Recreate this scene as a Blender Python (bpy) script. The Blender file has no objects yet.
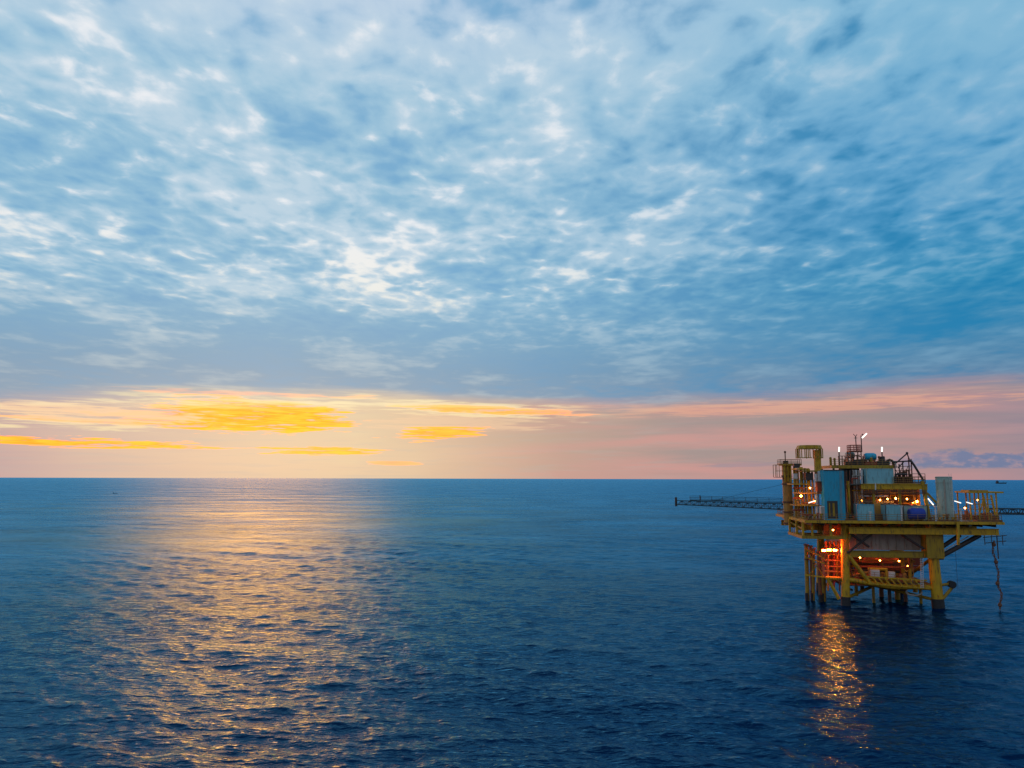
import bpy, math, random
import numpy as np
from mathutils import Vector
R = math.radians
random.seed(7)
rng = np.random.default_rng(11)
sc = bpy.context.scene
COL = sc.collection

# ------------------------------------------------------------------ camera
F = 773.0                       # focal length in picture widths of 1024
H = 21.3                        # eye height above the sea (m)
PITCH = math.atan(94.5 / F)
ROLL = 0.0024
fw = Vector((0, math.cos(PITCH), math.sin(PITCH)))
r0 = Vector((1, 0, 0)); u0 = Vector((0, -math.sin(PITCH), math.cos(PITCH)))
rt = r0 * math.cos(ROLL) + u0 * math.sin(ROLL)
up = u0 * math.cos(ROLL) - r0 * math.sin(ROLL)
CAMP = Vector((0, 0, H))
cam = bpy.data.cameras.new('camera')
cam.sensor_width = 36; cam.lens = 36 * F / 1024; cam.clip_start = 0.5; cam.clip_end = 200000
co = bpy.data.objects.new('camera', cam); COL.objects.link(co)
from mathutils import Matrix
m = Matrix((rt, up, -fw)).transposed().to_4x4(); m.translation = CAMP
co.matrix_world = m
sc.camera = co

def ray(px, py):
    return fw + rt * ((px - 512) / F) + up * ((384 - py) / F)
def azel(px, py):
    d = ray(px, py).normalized()
    return math.atan2(d.x, d.y), d.z

# ------------------------------------------------------------------ node helpers
def lin(r, g, b):
    f = lambda c: (c / 12.92 if c <= 0.04045 else ((c + 0.055) / 1.055) ** 2.4)
    return (f(r / 255), f(g / 255), f(b / 255), 1)

class T:
    def __init__(s, tree): s.t = tree
    def node(s, ty, **k):
        n = s.t.nodes.new(ty)
        for a, b in k.items(): setattr(n, a, b)
        return n
    def put(s, sock, v):
        if hasattr(v, 'is_linked') or isinstance(v, bpy.types.NodeSocket): s.t.links.new(v, sock)
        else: sock.default_value = v
    def m(s, op, a, b=None, c=None, clamp=False):
        n = s.node('ShaderNodeMath', operation=op); n.use_clamp = clamp
        for i, v in enumerate((a, b, c)):
            if v is not None: s.put(n.inputs[i], v)
        return n.outputs[0]
    def add(s, *a):
        r = a[0]
        for b in a[1:]: r = s.m('ADD', r, b)
        return r
    def mul(s, *a):
        r = a[0]
        for b in a[1:]: r = s.m('MULTIPLY', r, b)
        return r
    def sub(s, a, b): return s.m('SUBTRACT', a, b)
    def div(s, a, b): return s.m('DIVIDE', a, b)
    def smooth(s, x, a, b, lo=0.0, hi=1.0):
        n = s.node('ShaderNodeMapRange', interpolation_type='SMOOTHSTEP')
        s.put(n.inputs[0], x)
        if a > b: a, b, lo, hi = b, a, hi, lo
        n.inputs[1].default_value = a; n.inputs[2].default_value = b
        n.inputs[3].default_value = lo; n.inputs[4].default_value = hi
        return n.outputs[0]
    def xyz(s, x=0.0, y=0.0, z=0.0):
        n = s.node('ShaderNodeCombineXYZ')
        for i, v in enumerate((x, y, z)): s.put(n.inputs[i], v)
        return n.outputs[0]
    def noise(s, vec, scale, detail=4.0, rough=0.5, dist=0.0, out=0, lac=2.0):
        n = s.node('ShaderNodeTexNoise', noise_dimensions='3D')
        s.put(n.inputs['Vector'], vec); n.inputs['Scale'].default_value = scale
        n.inputs['Detail'].default_value = detail; n.inputs['Roughness'].default_value = rough
        n.inputs['Distortion'].default_value = dist; n.inputs['Lacunarity'].default_value = lac
        return n.outputs[out]
    def mix(s, f, a, b):
        n = s.node('ShaderNodeMix', data_type='RGBA')
        s.put(n.inputs[0], f); s.put(n.inputs[6], a); s.put(n.inputs[7], b)
        return n.outputs[2]
    def ramp(s, f, stops, interp='LINEAR'):
        n = s.node('ShaderNodeValToRGB'); cr = n.color_ramp; cr.interpolation = interp
        while len(cr.elements) < len(stops): cr.elements.new(0.5)
        for e, (p, c) in zip(cr.elements, sorted(stops)): e.position = p; e.color = c
        s.put(n.inputs[0], f)
        return n.outputs[0]

# ------------------------------------------------------------------ world: evening sky under a broken cloud deck
SUN_AZ, SUN_EL = azel(264, 412)[0], R(4.6)
w = bpy.data.worlds.new('World'); sc.world = w; w.use_nodes = True
w.node_tree.nodes.clear(); t = T(w.node_tree)
tc = t.node('ShaderNodeTexCoord').outputs['Generated']
sx = t.node('ShaderNodeSeparateXYZ'); t.put(sx.inputs[0], tc)
X, Y, Z = sx.outputs
el = t.m('MAXIMUM', Z, 0.0)
az = t.m('ARCTAN2', X, Y)
den = t.add(el, 0.055)
P = t.xyz(t.div(X, den), t.div(Y, den), 0.0)
def spot(px, py, wx, wy, slope=0.0):
    """soft elliptical region of the sky, centred on a direction, falling 1 -> 0"""
    a0, e0 = azel(px, py); dx = t.sub(az, a0)
    dy = t.sub(t.sub(el, e0), t.mul(dx, slope))
    q = t.add(t.m('POWER', t.m('ABSOLUTE', t.div(dx, wx / F)), 2.0), t.m('POWER', t.m('ABSOLUTE', t.div(dy, wy / F)), 2.0))
    return t.m('EXPONENT', t.mul(q, -1.0))
# --- upper deck
right = t.smooth(az, -0.12, 0.56)
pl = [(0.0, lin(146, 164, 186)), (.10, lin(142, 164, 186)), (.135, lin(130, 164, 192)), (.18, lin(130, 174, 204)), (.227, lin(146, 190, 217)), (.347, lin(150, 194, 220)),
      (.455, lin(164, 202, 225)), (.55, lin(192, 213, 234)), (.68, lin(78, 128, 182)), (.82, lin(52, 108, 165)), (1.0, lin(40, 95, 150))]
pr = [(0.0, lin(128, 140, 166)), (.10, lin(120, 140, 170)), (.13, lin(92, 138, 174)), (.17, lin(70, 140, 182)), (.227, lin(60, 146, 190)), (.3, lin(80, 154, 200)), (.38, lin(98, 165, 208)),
      (.455, lin(118, 178, 214)), (.55, lin(145, 195, 224)), (.68, lin(66, 122, 178)), (.82, lin(45, 105, 165)), (1.0, lin(40, 95, 150))]  # unseen overhead stops set dark to deepen the blue the sea reflects
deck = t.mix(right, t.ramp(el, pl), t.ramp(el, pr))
mp = t.node('ShaderNodeMapping'); t.put(mp.inputs[0], P); mp.inputs['Rotation'].default_value = (0, 0, R(-5)); mp.inputs['Scale'].default_value = (1.0, .78, 1); mp.inputs['Location'].default_value = (7.3, 4.1, 0)
PS = mp.outputs[0]
warp = t.node('ShaderNodeVectorMath', operation='MULTIPLY_ADD')
t.put(warp.inputs[0], t.noise(PS, 4.0, 2, .5, 0, out=1)); warp.inputs[1].default_value = (.10, .10, 0); t.put(warp.inputs[2], PS)
PW = warp.outputs[0]
nbig = t.sub(t.noise(PW, 1.7, 3, .5), .5)
nmid = t.sub(t.noise(PW, 7.0, 4, .5), .5)
nfin = t.sub(t.noise(PW, 17.0, 4, .55), .5)
fade = t.smooth(el, .10, .27)
vn = t.node('ShaderNodeTexVoronoi', feature='SMOOTH_F1'); t.put(vn.inputs['Vector'], PW); vn.inputs['Scale'].default_value = 12.0; vn.inputs['Detail'].default_value = 1.0; vn.inputs['Roughness'].default_value = .5; vn.inputs['Smoothness'].default_value = .7
cells = t.mul(t.sub(vn.outputs['Distance'], .56), fade)
boost = t.add(t.mul(spot(835, 40, 70, 45), .12), t.mul(spot(750, 60, 40, 40), .06), t.mul(t.smooth(el, .38, .56), -.045), t.mul(spot(378, 252, 50, 18, .25), .40), t.mul(spot(385, 285, 70, 22, -.1), .24), t.mul(spot(20, 232, 50, 22), .14), t.mul(spot(580, 90, 90, 60), .03), t.mul(spot(80, 40, 170, 55, -.2), .07),
              t.mul(spot(360, 20, 260, 40), .05), t.mul(spot(690, 195, 150, 11, .5), .16), t.mul(spot(200, 200, 120, 10, -.1), .06), t.mul(spot(190, 270, 120, 8, -.05), .08), t.mul(spot(470, 130, 40, 60), .06),
              t.mul(spot(310, 214, 70, 16, .05), -.16), t.mul(spot(310, 280, 30, 18, .05), -.12), t.mul(spot(985, 275, 120, 45), -.13), t.mul(spot(890, 150, 70, 18), -.08), t.mul(spot(520, 90, 420, 70), .01), t.mul(spot(800, 290, 220, 60), -.05), t.mul(spot(640, 140, 60, 12), -.08))
s = t.add(.5, t.mul(nbig, 1.45), t.mul(nmid, t.add(.65, t.mul(fade, .3))), t.mul(cells, .5), t.mul(nfin, t.add(.1, t.mul(fade, .42))), boost)
lightc = t.mix(right, t.mix(fade, lin(205, 214, 214), lin(205, 223, 236)), lin(160, 203, 226))
brightc = t.mix(t.smooth(el, .12, .35), lin(252, 246, 226), lin(246, 247, 250))
darkc = t.mix(right, t.mix(fade, lin(128, 165, 196), lin(116, 172, 212)), lin(22, 128, 180))
deck = t.mix(t.smooth(s, .60, .12, 0, .85), deck, darkc)
deck = t.mix(t.mul(t.smooth(s, .46, .90), t.add(.4, t.mul(fade, .32)), t.sub(1.0, t.mul(right, .5))), deck, lightc)
sb = t.add(t.mul(nbig, .5), t.mul(nmid, .5), t.mul(cells, .75), t.mul(nfin, .8), boost)
deck = t.mix(t.mul(t.smooth(sb, .255, .66), t.add(.35, t.mul(fade, .55)), t.sub(1.0, t.mul(right, .85))), deck, brightc)
# --- low clear band and its sunset clouds
QS = t.xyz(t.mul(az, 4.0), t.mul(el, 50.0), 3.0)
QF = t.xyz(t.mul(az, 14.0), t.mul(el, 210.0), 9.0)
s3 = t.noise(t.xyz(t.mul(az, 30.0), t.mul(el, 520.0), 5.0), 1.0, 4, .6); s1 = t.noise(QS, 1.0, 5, .55, .2); s2 = t.noise(QF, 1.0, 4, .55, .2)
ls = [(-.62, lin(226, 200, 170)), (-.4, lin(233, 205, 172)), (-.2, lin(236, 205, 172)), (0.0, lin(220, 178, 160)), (.2, lin(205, 165, 155)), (.5, lin(190, 150, 148))]
azn = t.m('MULTIPLY_ADD', az, 0.8, 0.5, clamp=True)
cA = t.ramp(azn, [(.0, lin(185, 160, 165)), (.08, lin(200, 176, 172)), (.2, lin(214, 190, 170)), (.34, lin(226, 205, 172)), (.42, lin(216, 188, 162)), (.56, lin(190, 164, 150)), (.68, lin(168, 150, 148)), (.85, lin(164, 146, 146)), (1., lin(150, 135, 150))]) #[(.0, lin(200, 170, 165)), (.08, lin(222, 196, 180)), (.22, lin(236, 208, 172)), (.34, lin(236, 206, 172)), (.5, lin(218, 178, 160)), (.66, lin(202, 160, 150)), (.85, lin(184, 146, 145)), (1., lin(165, 140, 150))])
cB = t.ramp(azn, [(.0, lin(200, 165, 165)), (.1, lin(216, 188, 170)), (.25, lin(223, 198, 172)), (.4, lin(224, 198, 168)), (.55, lin(206, 160, 150)), (.7, lin(204, 154, 150)), (.9, lin(196, 148, 148)), (1., lin(170, 145, 155))]) #[(.0, lin(215, 170, 160)), (.1, lin(240, 190, 160)), (.25, lin(238, 200, 160)), (.5, lin(228, 172, 156)), (.7, lin(216, 152, 142)), (.9, lin(212, 152, 142)), (1., lin(180, 150, 155))])
low = t.mix(t.smooth(s1, .33, .67), cA, cB)
low = t.mix(t.mul(t.smooth(el, .022, .0), .55), low, cB)
greyb = t.mix(right, lin(190, 186, 178), lin(160, 146, 150))
low = t.mix(t.mul(t.smooth(s2, .48, .72), .3), low, greyb)
glowaz = spot(250, 420, 330, 400)
# yellow cloud lens under the deck, fringed by noise
def lens(px, py, wx, wy, slope, thr, soft, k=1.0):
    a0, e0 = azel(px, py); dx = t.sub(az, a0); dy = t.sub(t.sub(el, e0), t.mul(dx, slope))
    q = t.add(t.m('POWER', t.m('ABSOLUTE', t.div(dx, wx / F)), 2.0), t.m('POWER', t.m('ABSOLUTE', t.div(dy, wy / F)), 2.0))
    v = t.add(t.sub(1.0, q), t.mul(t.sub(s2, .5), 4.2 * k), t.mul(t.sub(s1, .5), 2.6 * k), t.mul(t.sub(s3, .5), 2.4 * k))
    return t.smooth(v, thr, thr + soft)
hot = lambda c, k: (c[0] * k, c[1], c[2], 1)
cream = lin(252, 230, 180)
low = t.mix(t.mul(lens(470, 421, 110, 14, .02, .0, 1.0), .55), low, lin(248, 208, 168))
low = t.mix(t.mul(t.m('MAXIMUM', t.m('MAXIMUM', lens(480, 410, 120, 9, -.03, .1, .9), lens(250, 399, 150, 12, .0, .0, 1.2)), lens(60, 418, 150, 12, .0, .1, 1.2)), .8), low, cream)
yel = t.mix(t.smooth(t.add(t.mul(s3, .6), t.mul(s2, .4)), .4, .62), hot(lin(255, 170, 0), 2.5), hot(lin(255, 212, 40), 2.5))
for a, k in (((246, 416, 84, 16, -.02, -.2, .4), 1.0), ((318, 424, 40, 4, .02, .1, .4), .9), ((185, 424, 110, 5, -.06, .3, .4), .95), ((75, 442, 120, 4.5, -.012, .15, .6, 1.3), .95), ((60, 419, 110, 2.5, -.03, .3, .6), .55), ((322, 450.5, 58, 5, 0, .2, .6, 1.4), .9),
             ((438, 434.5, 52, 6.5, .06, .25, .7, 1.6), .9), ((395, 463, 28, 2.2, 0, .3, .5), .45), ((500, 411, 110, 4, -.03, .3, .7, 1.4), .8), ((250, 394, 130, 3, .0, .3, .6), .35)):
    low = t.mix(t.mul(lens(*a), k), low, yel)
# slate cloud bank far away to the right, pink glow above it
pinkc = lin(226, 168, 146)
peach = lin(250, 208, 170)
low = t.mix(t.mul(lens(70, 410, 170, 11, -.03, .1, .8), .85), low, peach)
low = t.mix(t.mul(lens(760, 408, 240, 9, .01, .1, 1.0), .75), low, pinkc)
nb = t.noise(t.xyz(t.mul(az, 22.0), t.mul(el, 60.0), 2.0), 1.0, 5, .6); nb2 = t.noise(t.xyz(t.mul(az, 60.0), t.mul(el, 130.0), 7.0), 1.0, 4, .6)
e_base, e_top = azel(985, 468.5)[1], azel(985, 452)[1]
bank = t.mul(t.smooth(t.add(el, t.mul(t.sub(nb2, .5), .006)), e_base - .001, e_base + .002), t.smooth(t.add(el, t.mul(t.sub(nb, .5), .045), t.mul(t.sub(nb2, .5), .012)), e_top + .003, e_top - .004), t.smooth(t.add(az, t.mul(t.sub(nb, .5), .15)), azel(880, 460)[0], azel(950, 460)[0]))
low = t.mix(t.mul(lens(745, 464, 50, 4, 0, .3, .7), .3), low, lin(120, 128, 158))
low = t.mix(t.mul(bank, .85), low, t.mix(t.smooth(nb2, .45, .68), lin(104, 126, 164), lin(166, 146, 160)))
# lower edge of the deck (rises a little to the right, ragged)
edge_px = [(0, 397), (200, 390), (400, 398), (600, 407), (760, 402), (900, 390), (1024, 380)]
el0 = azel(600, 400)[1]
edge = t.div(t.ramp(azn, [(azel(px, py)[0] * .8 + .5, (azel(px, py)[1] * 5,) * 3 + (1,)) for px, py in ((-400, 400), (0, 399), (110, 397), (330, 398), (440, 402), (560, 406), (625, 412), (700, 404), (790, 403), (850, 396), (930, 388), (1024, 380), (1500, 370))], 'B_SPLINE'), 5.0)
sep = t.sub(el, t.add(edge, t.mul(t.sub(s1, .5), .022), t.mul(t.sub(s2, .5), .008)))
deckf = t.smooth(sep, -.006, .018)
rim = t.mul(t.m('EXPONENT', t.mul(t.m('POWER', t.m('ABSOLUTE', t.div(t.add(sep, .004), .006)), 2.0), -1.0)), t.m('MAXIMUM', glowaz, t.mul(right, .35)))
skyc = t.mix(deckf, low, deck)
skyc = t.mix(t.mul(rim, t.smooth(s2, .35, .65), .75), skyc, t.mix(right, lin(253, 236, 192), lin(228, 186, 165)))
# unseen sky behind the viewer, set pale grey to light the platform
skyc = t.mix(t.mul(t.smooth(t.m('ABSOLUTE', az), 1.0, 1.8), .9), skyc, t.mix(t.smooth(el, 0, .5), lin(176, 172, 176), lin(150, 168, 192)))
# below the horizon
skyc = t.mix(t.smooth(Z, -.002, -.02), skyc, lin(30, 60, 90))
ns = t.node('ShaderNodeTexSky', sky_type='NISHITA'); ns.sun_disc = False
ns.sun_elevation = SUN_EL; ns.sun_rotation = SUN_AZ; ns.altitude = 20; ns.dust_density = 1.5; ns.ozone_density = 2
b1 = t.node('ShaderNodeBackground'); t.put(b1.inputs[0], ns.outputs[0]); b1.inputs[1].default_value = 0.06
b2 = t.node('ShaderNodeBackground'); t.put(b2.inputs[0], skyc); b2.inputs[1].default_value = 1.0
mx = t.node('ShaderNodeMixShader'); mx.inputs[0].default_value = 0.93
t.t.links.new(b1.outputs[0], mx.inputs[1]); t.t.links.new(b2.outputs[0], mx.inputs[2])
wo = t.node('ShaderNodeOutputWorld'); t.t.links.new(mx.outputs[0], wo.inputs[0])
w.cycles.sampling_method = 'MANUAL'; w.cycles.sample_map_resolution = 1024

sl = bpy.data.lights.new('sun', 'SUN'); sl.energy = 2.5; sl.angle = R(26); sl.color = (1.0, .135, .006)
# the sun shines through cloud: its disc is a soft glow, bright in the middle and fading out
sl.use_nodes = True; q = T(sl.node_tree); em = [n_ for n_ in sl.node_tree.nodes if n_.type == 'EMISSION'][0]
pz = q.node('ShaderNodeSeparateXYZ'); q.put(pz.inputs[0], q.node('ShaderNodeNewGeometry').outputs['Parametric'])
pu = q.sub(pz.outputs[1], .5); pv = q.sub(pz.outputs[0], .5)
r2 = q.add(q.mul(pu, pu), q.mul(pv, pv))
q.put(em.inputs['Strength'], q.mul(q.m('EXPONENT', q.mul(r2, -17.0)), q.smooth(r2, .25, .10)))
so = bpy.data.objects.new('sun', sl); COL.objects.link(so)
sd = Vector((math.sin(SUN_AZ) * math.cos(SUN_EL), math.cos(SUN_AZ) * math.cos(SUN_EL), math.sin(SUN_EL)))
so.rotation_euler = (-sd).to_track_quat('-Z', 'Y').to_euler(); so.location = (0, 0, 60)

# ------------------------------------------------------------------ materials
def paint(name, col, col2, rough=.55, metal=0.0, scale=.8, amt=.5, rust=0.25):
    ma = bpy.data.materials.new(name); ma.use_nodes = True; t = T(ma.node_tree)
    b = ma.node_tree.nodes['Principled BSDF']
    c = t.node('ShaderNodeTexCoord').outputs['Object']
    n1 = t.noise(c, scale, 5, .6); n2 = t.noise(c, scale * 5, 4, .6)
    base = t.mix(t.mul(t.smooth(n1, .4, .65), amt), col + (1,), col2 + (1,))
    mpn = t.node('ShaderNodeMapping'); t.put(mpn.inputs[0], c); mpn.inputs['Scale'].default_value = (3, 3, .5)
    n3 = t.noise(mpn.outputs[0], 1.3, 5, .65)
    base = t.mix(t.mul(t.smooth(n3, .50, .66), rust * 2), base, (.085, .035, .014, 1))
    t.put(b.inputs['Base Color'], base)
    t.put(b.inputs['Roughness'], t.smooth(n2, .3, .7, rough - .12, rough + .15))
    b.inputs['Metallic'].default_value = metal
    return ma
def glow(name, col, strength):
    ma = bpy.data.materials.new(name); ma.use_nodes = True
    b = ma.node_tree.nodes['Principled BSDF']
    b.inputs['Base Color'].default_value = col + (1,)
    b.inputs['Emission Color'].default_value = col + (1,); b.inputs['Emission Strength'].default_value = strength
    return ma
M = dict(
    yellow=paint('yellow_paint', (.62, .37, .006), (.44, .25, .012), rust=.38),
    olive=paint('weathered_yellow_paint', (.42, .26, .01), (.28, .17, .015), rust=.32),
    dark=paint('dark_steel', (.045, .04, .038), (.07, .05, .04), rust=.3),
    grey=paint('grey_cladding', (.38, .355, .30), (.27, .25, .21), rust=.2, scale=.3),
    plate=paint('deck_plate', (.10, .09, .07), (.07, .06, .05), rust=.4),
    teal=paint('teal_paint', (.02, .42, .62), (.02, .36, .52), rust=.16),
    pteal=paint('pale_teal_paint', (.24, .56, .62), (.20, .48, .55), rust=.2),
    blue=paint('blue_paint', (.012, .05, .36), (.012, .04, .25), rust=.04),
    green=paint('pale_green_paint', (.38, .50, .42), (.28, .40, .34), rust=.25),
    red=paint('red_paint', (.42, .075, .03), (.28, .06, .03), rust=.2),
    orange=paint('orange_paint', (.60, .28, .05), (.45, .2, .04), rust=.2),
    white=paint('white_paint', (.72, .72, .70), (.6, .6, .57), rust=.08),
    rust=paint('rusty_steel', (.20, .08, .035), (.12, .05, .03), rust=.3),
    rail=paint('rail_paint', (.36, .20, .04), (.24, .11, .03), rust=.25),
    rubber=paint('black_rubber', (.015, .015, .016), (.02, .02, .02), rust=0),
    sodium=glow('sodium_lamp_glass', (1.0, .36, .04), 90.0),
    sodium_dim=glow('small_sodium_lamp_glass', (1.0, .36, .04), 45.0),
    flood=glow('floodlight_glass', (1.0, .115, .004), 1600.0),
    tube=glow('white_lamp_glass', (1.0, .95, .84), 1.5),
    hull=paint('dark_blue_hull', (.012, .05, .07), (.02, .06, .08), rust=.1),
)

# ------------------------------------------------------------------ platform frame: u along the front, v away from the camera, z up
ANG = R(8.0)
U = Vector((math.cos(ANG), -math.sin(ANG), 0)); V = Vector((math.sin(ANG), math.cos(ANG), 0))
d = ray(890, 480); O = CAMP + d * (131.0 / d.y); O.z = 0
def at(px, py, v):
    d = ray(px, py); k = (O + V * v - CAMP).dot(V) / d.dot(V)
    p = CAMP + d * k
    return ((p - O).dot(U), v, p.z)
def W(p): return O + U * p[0] + V * p[1] + Vector((0, 0, p[2]))

SPLIT = {'hanger_post', 'cage_post', 'flange', 'saddle', 'panel_stiffener', 'panel_seam', 'band', 'riser_pipe', 'top_pipe', 'cross_pipe', 'valve_stand', 'corrugation', 'valve_block', 'cross_beam', 'cable_run'}
class MB:
    def __init__(s): s.v = []; s.f = []; s.p = []
    def _add(s, vs, fs):
        b = len(s.v); s.p.append((b, len(s.f))); s.v += [tuple(x) for x in vs]; s.f += [tuple(i + b for i in f) for f in fs]; return s
    def box(s, u0, u1, v0, v1, z0, z1):
        vs = [(x, y, z) for z in (z0, z1) for y in (v0, v1) for x in (u0, u1)]
        return s._add(vs, [(0, 2, 3, 1), (4, 5, 7, 6), (0, 1, 5, 4), (2, 6, 7, 3), (0, 4, 6, 2), (1, 3, 7, 5)])
    def pbox(s, px0, px1, py0, py1, v0, v1):
        a = at(px0, py1, v0); b = at(px1, py0, v0)
        return s.box(a[0], b[0], v0, v1, a[2], b[2])
    def tube(s, a, b, r, r2=None, n=10, cap=True):
        a = Vector(a); b = Vector(b); r2 = r if r2 is None else r2
        d = (b - a).normalized(); h = Vector((0, 0, 1)) if abs(d.z) < .9 else Vector((1, 0, 0))
        e1 = d.cross(h).normalized(); e2 = d.cross(e1)
        vs = []
        for p, rr in ((a, r), (b, r2)):
            for i in range(n):
                g = 2 * math.pi * i / n; vs.append(p + e1 * (rr * math.cos(g)) + e2 * (rr * math.sin(g)))
        fs = [(i, (i + 1) % n, n + (i + 1) % n, n + i) for i in range(n)]
        if cap: fs += [tuple(range(n))[::-1], tuple(range(n, 2 * n))]
        return s._add(vs, fs)
    def bar(s, a, b, wd, ht=None): # square section
        ht = ht or wd
        a = Vector(a); b = Vector(b); d = (b - a).normalized(); h = Vector((0, 0, 1)) if abs(d.z) < .95 else Vector((0, 1, 0))
        e1 = d.cross(h).normalized() * (wd / 2); e2 = e1.cross(d).normalized() * (ht / 2)
        vs = [p + i * e1 + j * e2 for p in (a, b) for i, j in ((-1, -1), (1, -1), (1, 1), (-1, 1))]
        return s._add(vs, [(0, 1, 2, 3), (7, 6, 5, 4), (0, 4, 5, 1), (1, 5, 6, 2), (2, 6, 7, 3), (3, 7, 4, 0)])
    def ibeam(s, a, b, wd, ht, th=.06):
        a = Vector(a); b = Vector(b); z = Vector((0, 0, ht / 2 - th / 2))
        s.bar(a + z, b + z, wd, th); s.bar(a - z, b - z, wd, th); return s.bar(a, b, th, ht - 2 * th)
    def path(s, pts, r, n=8):
        for a, b in zip(pts, pts[1:]): s.tube(a, b, r, n=n)
        for p in pts[1:-1]: s.ball(p, r * 1.02, 6)
        return s
    def ball(s, c, r, n=8):
        vs = []; fs = []
        for i in range(n + 1):
            th = math.pi * i / n
            for j in range(n):
                g = 2 * math.pi * j / n
                vs.append((c[0] + r * math.sin(th) * math.cos(g), c[1] + r * math.sin(th) * math.sin(g), c[2] + r * math.cos(th)))
        for i in range(n):
            for j in range(n):
                k = (j + 1) % n
                if i == 0: fs.append((0, (i + 1) * n + j, (i + 1) * n + k))
                elif i == n - 1: fs.append((i * n + j, n * n, i * n + k))
                else: fs.append((i * n + j, (i + 1) * n + j, (i + 1) * n + k, i * n + k))
        return s._add(vs, fs)
    def lathe(s, c, prof, n=24):
        vs = []; fs = []
        for (r, z) in prof:
            for j in range(n):
                g = 2 * math.pi * j / n; vs.append((c[0] + r * math.cos(g), c[1] + r * math.sin(g), c[2] + z))
        for i in range(len(prof) - 1):
            for j in range(n):
                k = (j + 1) % n; fs.append((i * n + j, i * n + k, (i + 1) * n + k, (i + 1) * n + j))
        fs.append(tuple(range(n))[::-1]); fs.append(tuple(range((len(prof) - 1) * n, len(prof) * n)))
        return s._add(vs, fs)
    def rails(s, pts, h=1.1, r=.035, step=1.6):
        for a, b in zip(pts, pts[1:]):
            a = Vector(a); b = Vector(b); L = (b - a).length; k = max(1, round(L / step))
            for i in range(k + 1):
                p = a + (b - a) * (i / k); s.tube(p, p + Vector((0, 0, h)), r * 1.15, n=5)
            for q in (.35, .68, 1.0):
                o = Vector((0, 0, h * q)); s.tube(a + o, b + o, r, n=5)
            s.bar(a + Vector((0, 0, .08)), b + Vector((0, 0, .08)), .02, .14)
        return s
    def build(s, name, mat, parent=None, smooth=False):
        if name in SPLIT and len(s.p) > 1:
            ends = s.p[1:] + [(len(s.v), len(s.f))]
            for (v0, f0), (v1, f1) in zip(s.p, ends):
                q = MB(); q._add(s.v[v0:v1], [tuple(i - v0 for i in f) for f in s.f[f0:f1]]); q.build(name, mat, parent, smooth)
            return
        base = Vector(parent['_base']) if parent is not None else Vector((0, 0, 0))
        me = bpy.data.meshes.new(name); me.from_pydata([tuple(W(p) - base) for p in s.v], [], s.f); me.update()
        me.materials.append(M[mat] if isinstance(mat, str) else mat)
        if smooth:
            me.polygons.foreach_set('use_smooth', [True] * len(me.polygons))
            try: me.set_sharp_from_angle(angle=R(35))
            except Exception: pass
        o = bpy.data.objects.new(name, me); COL.objects.link(o)
        if parent is not None:
            top = parent
            o.parent = parent; o['_base'] = parent['_base']
        return o
def thing(name, label, cat, base, group=None):
    o = bpy.data.objects.new(name, None); COL.objects.link(o)
    o.empty_display_size = .5
    b = W(base); o.location = b; o['_base'] = tuple(b)
    o['label'] = label; o['category'] = cat
    if group: o['group'] = group
    return o
def tag(o, label, cat, group=None):
    o['label'] = label; o['category'] = cat
    if group: o['group'] = group

# levels, read off the front face
Zd = at(890, 521.5, 0)[2]          # main deck top
Zc = at(890, 584, 4)[2]            # cellar deck
Zm = at(890, 484, 5)[2]            # module upper floor
Zr = at(850, 466, 9)[2]            # module roof deck
uL = at(806, 521, 0)[0]; uR = at(1003, 523, 0)[0]
DV = 25.0
print('levels', Zd, Zc, Zm, Zr, uL, uR)

# ------------------------------------------------------------------ the platform structure
pf = thing('offshore_platform', 'large yellow steel oil platform standing on braced legs in the sea', 'oil platform', (0, 12, 0))
MB().box(uL, uR, 0, DV, Zd - .25, Zd).build('main_deck', 'plate', pf)
b = MB()
e = .18
b.box(uL - e, uR + e, -e, 0, Zd - .36, Zd + .06); b.box(uL - e, uR + e, DV, DV + e, Zd - .36, Zd + .06)
b.box(uL - e, uL, 0, DV, Zd - .36, Zd + .06); b.box(uR, uR + e, 0, DV, Zd - .36, Zd + .06)
b.build('deck_edge', 'yellow', pf)
zg = at(900, 531, 1)[2]
uG = at(849, 530, 1)[0]
for i, v in enumerate((1.0, 9, 16.5, 23.5)):
    MB().ibeam((uG if i == 0 else uL + .5, v, zg), (uR - .3, v, zg), .5, 1.05, .09).build('deck_girder', 'yellow', pf)
for k in range(15):
    uu = uL + 1 + (uR - uL - 2) * k / 14
    MB().ibeam((uu, .2, Zd - .55), (uu, DV - .2, Zd - .55), .25, .5).build('deck_joist', 'dark', pf)
# legs: slight batter
def legpts(pxt, pxb, v, pyt=530):
    a = at(pxt, pyt, v); bb = at(pxb, 601, v); return (a[0], v, Zd - .6), (bb[0], v + (v - 12) * .02, -4)
LEG = {}
for nm, pxt, pxb, v in (('fl', 845, 844.5, 3.0), ('fr', 930.5, 938.5, 3.0)):
    LEG[nm] = legpts(pxt, pxb, v)
for nm, src in (('bl', 'fl'), ('br', 'fr')):
    a, c = LEG[src]; LEG[nm] = ((a[0] + .2, 20.0, a[2]), (c[0] + .2, 21.2, c[2]))
def lp(nm, z):
    a, c = LEG[nm]; k = (z - a[2]) / (c[2] - a[2]); return tuple(a[i] + (c[i] - a[i]) * k for i in range(3))
for nm in LEG:
    b = MB(); a, c = LEG[nm]
    kk = 1.3 if nm[1] == 'r' else 1.0; b.tube(a, c, .62 * kk, .74 * kk, n=20); o = b.build('leg', 'yellow', pf, True)
    p = lp(nm, 1.5); q = lp(nm, -.6); MB().tube(p, q, .75 * kk, .79 * kk, n=20).build('splash_band', 'rubber', pf, True)
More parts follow.
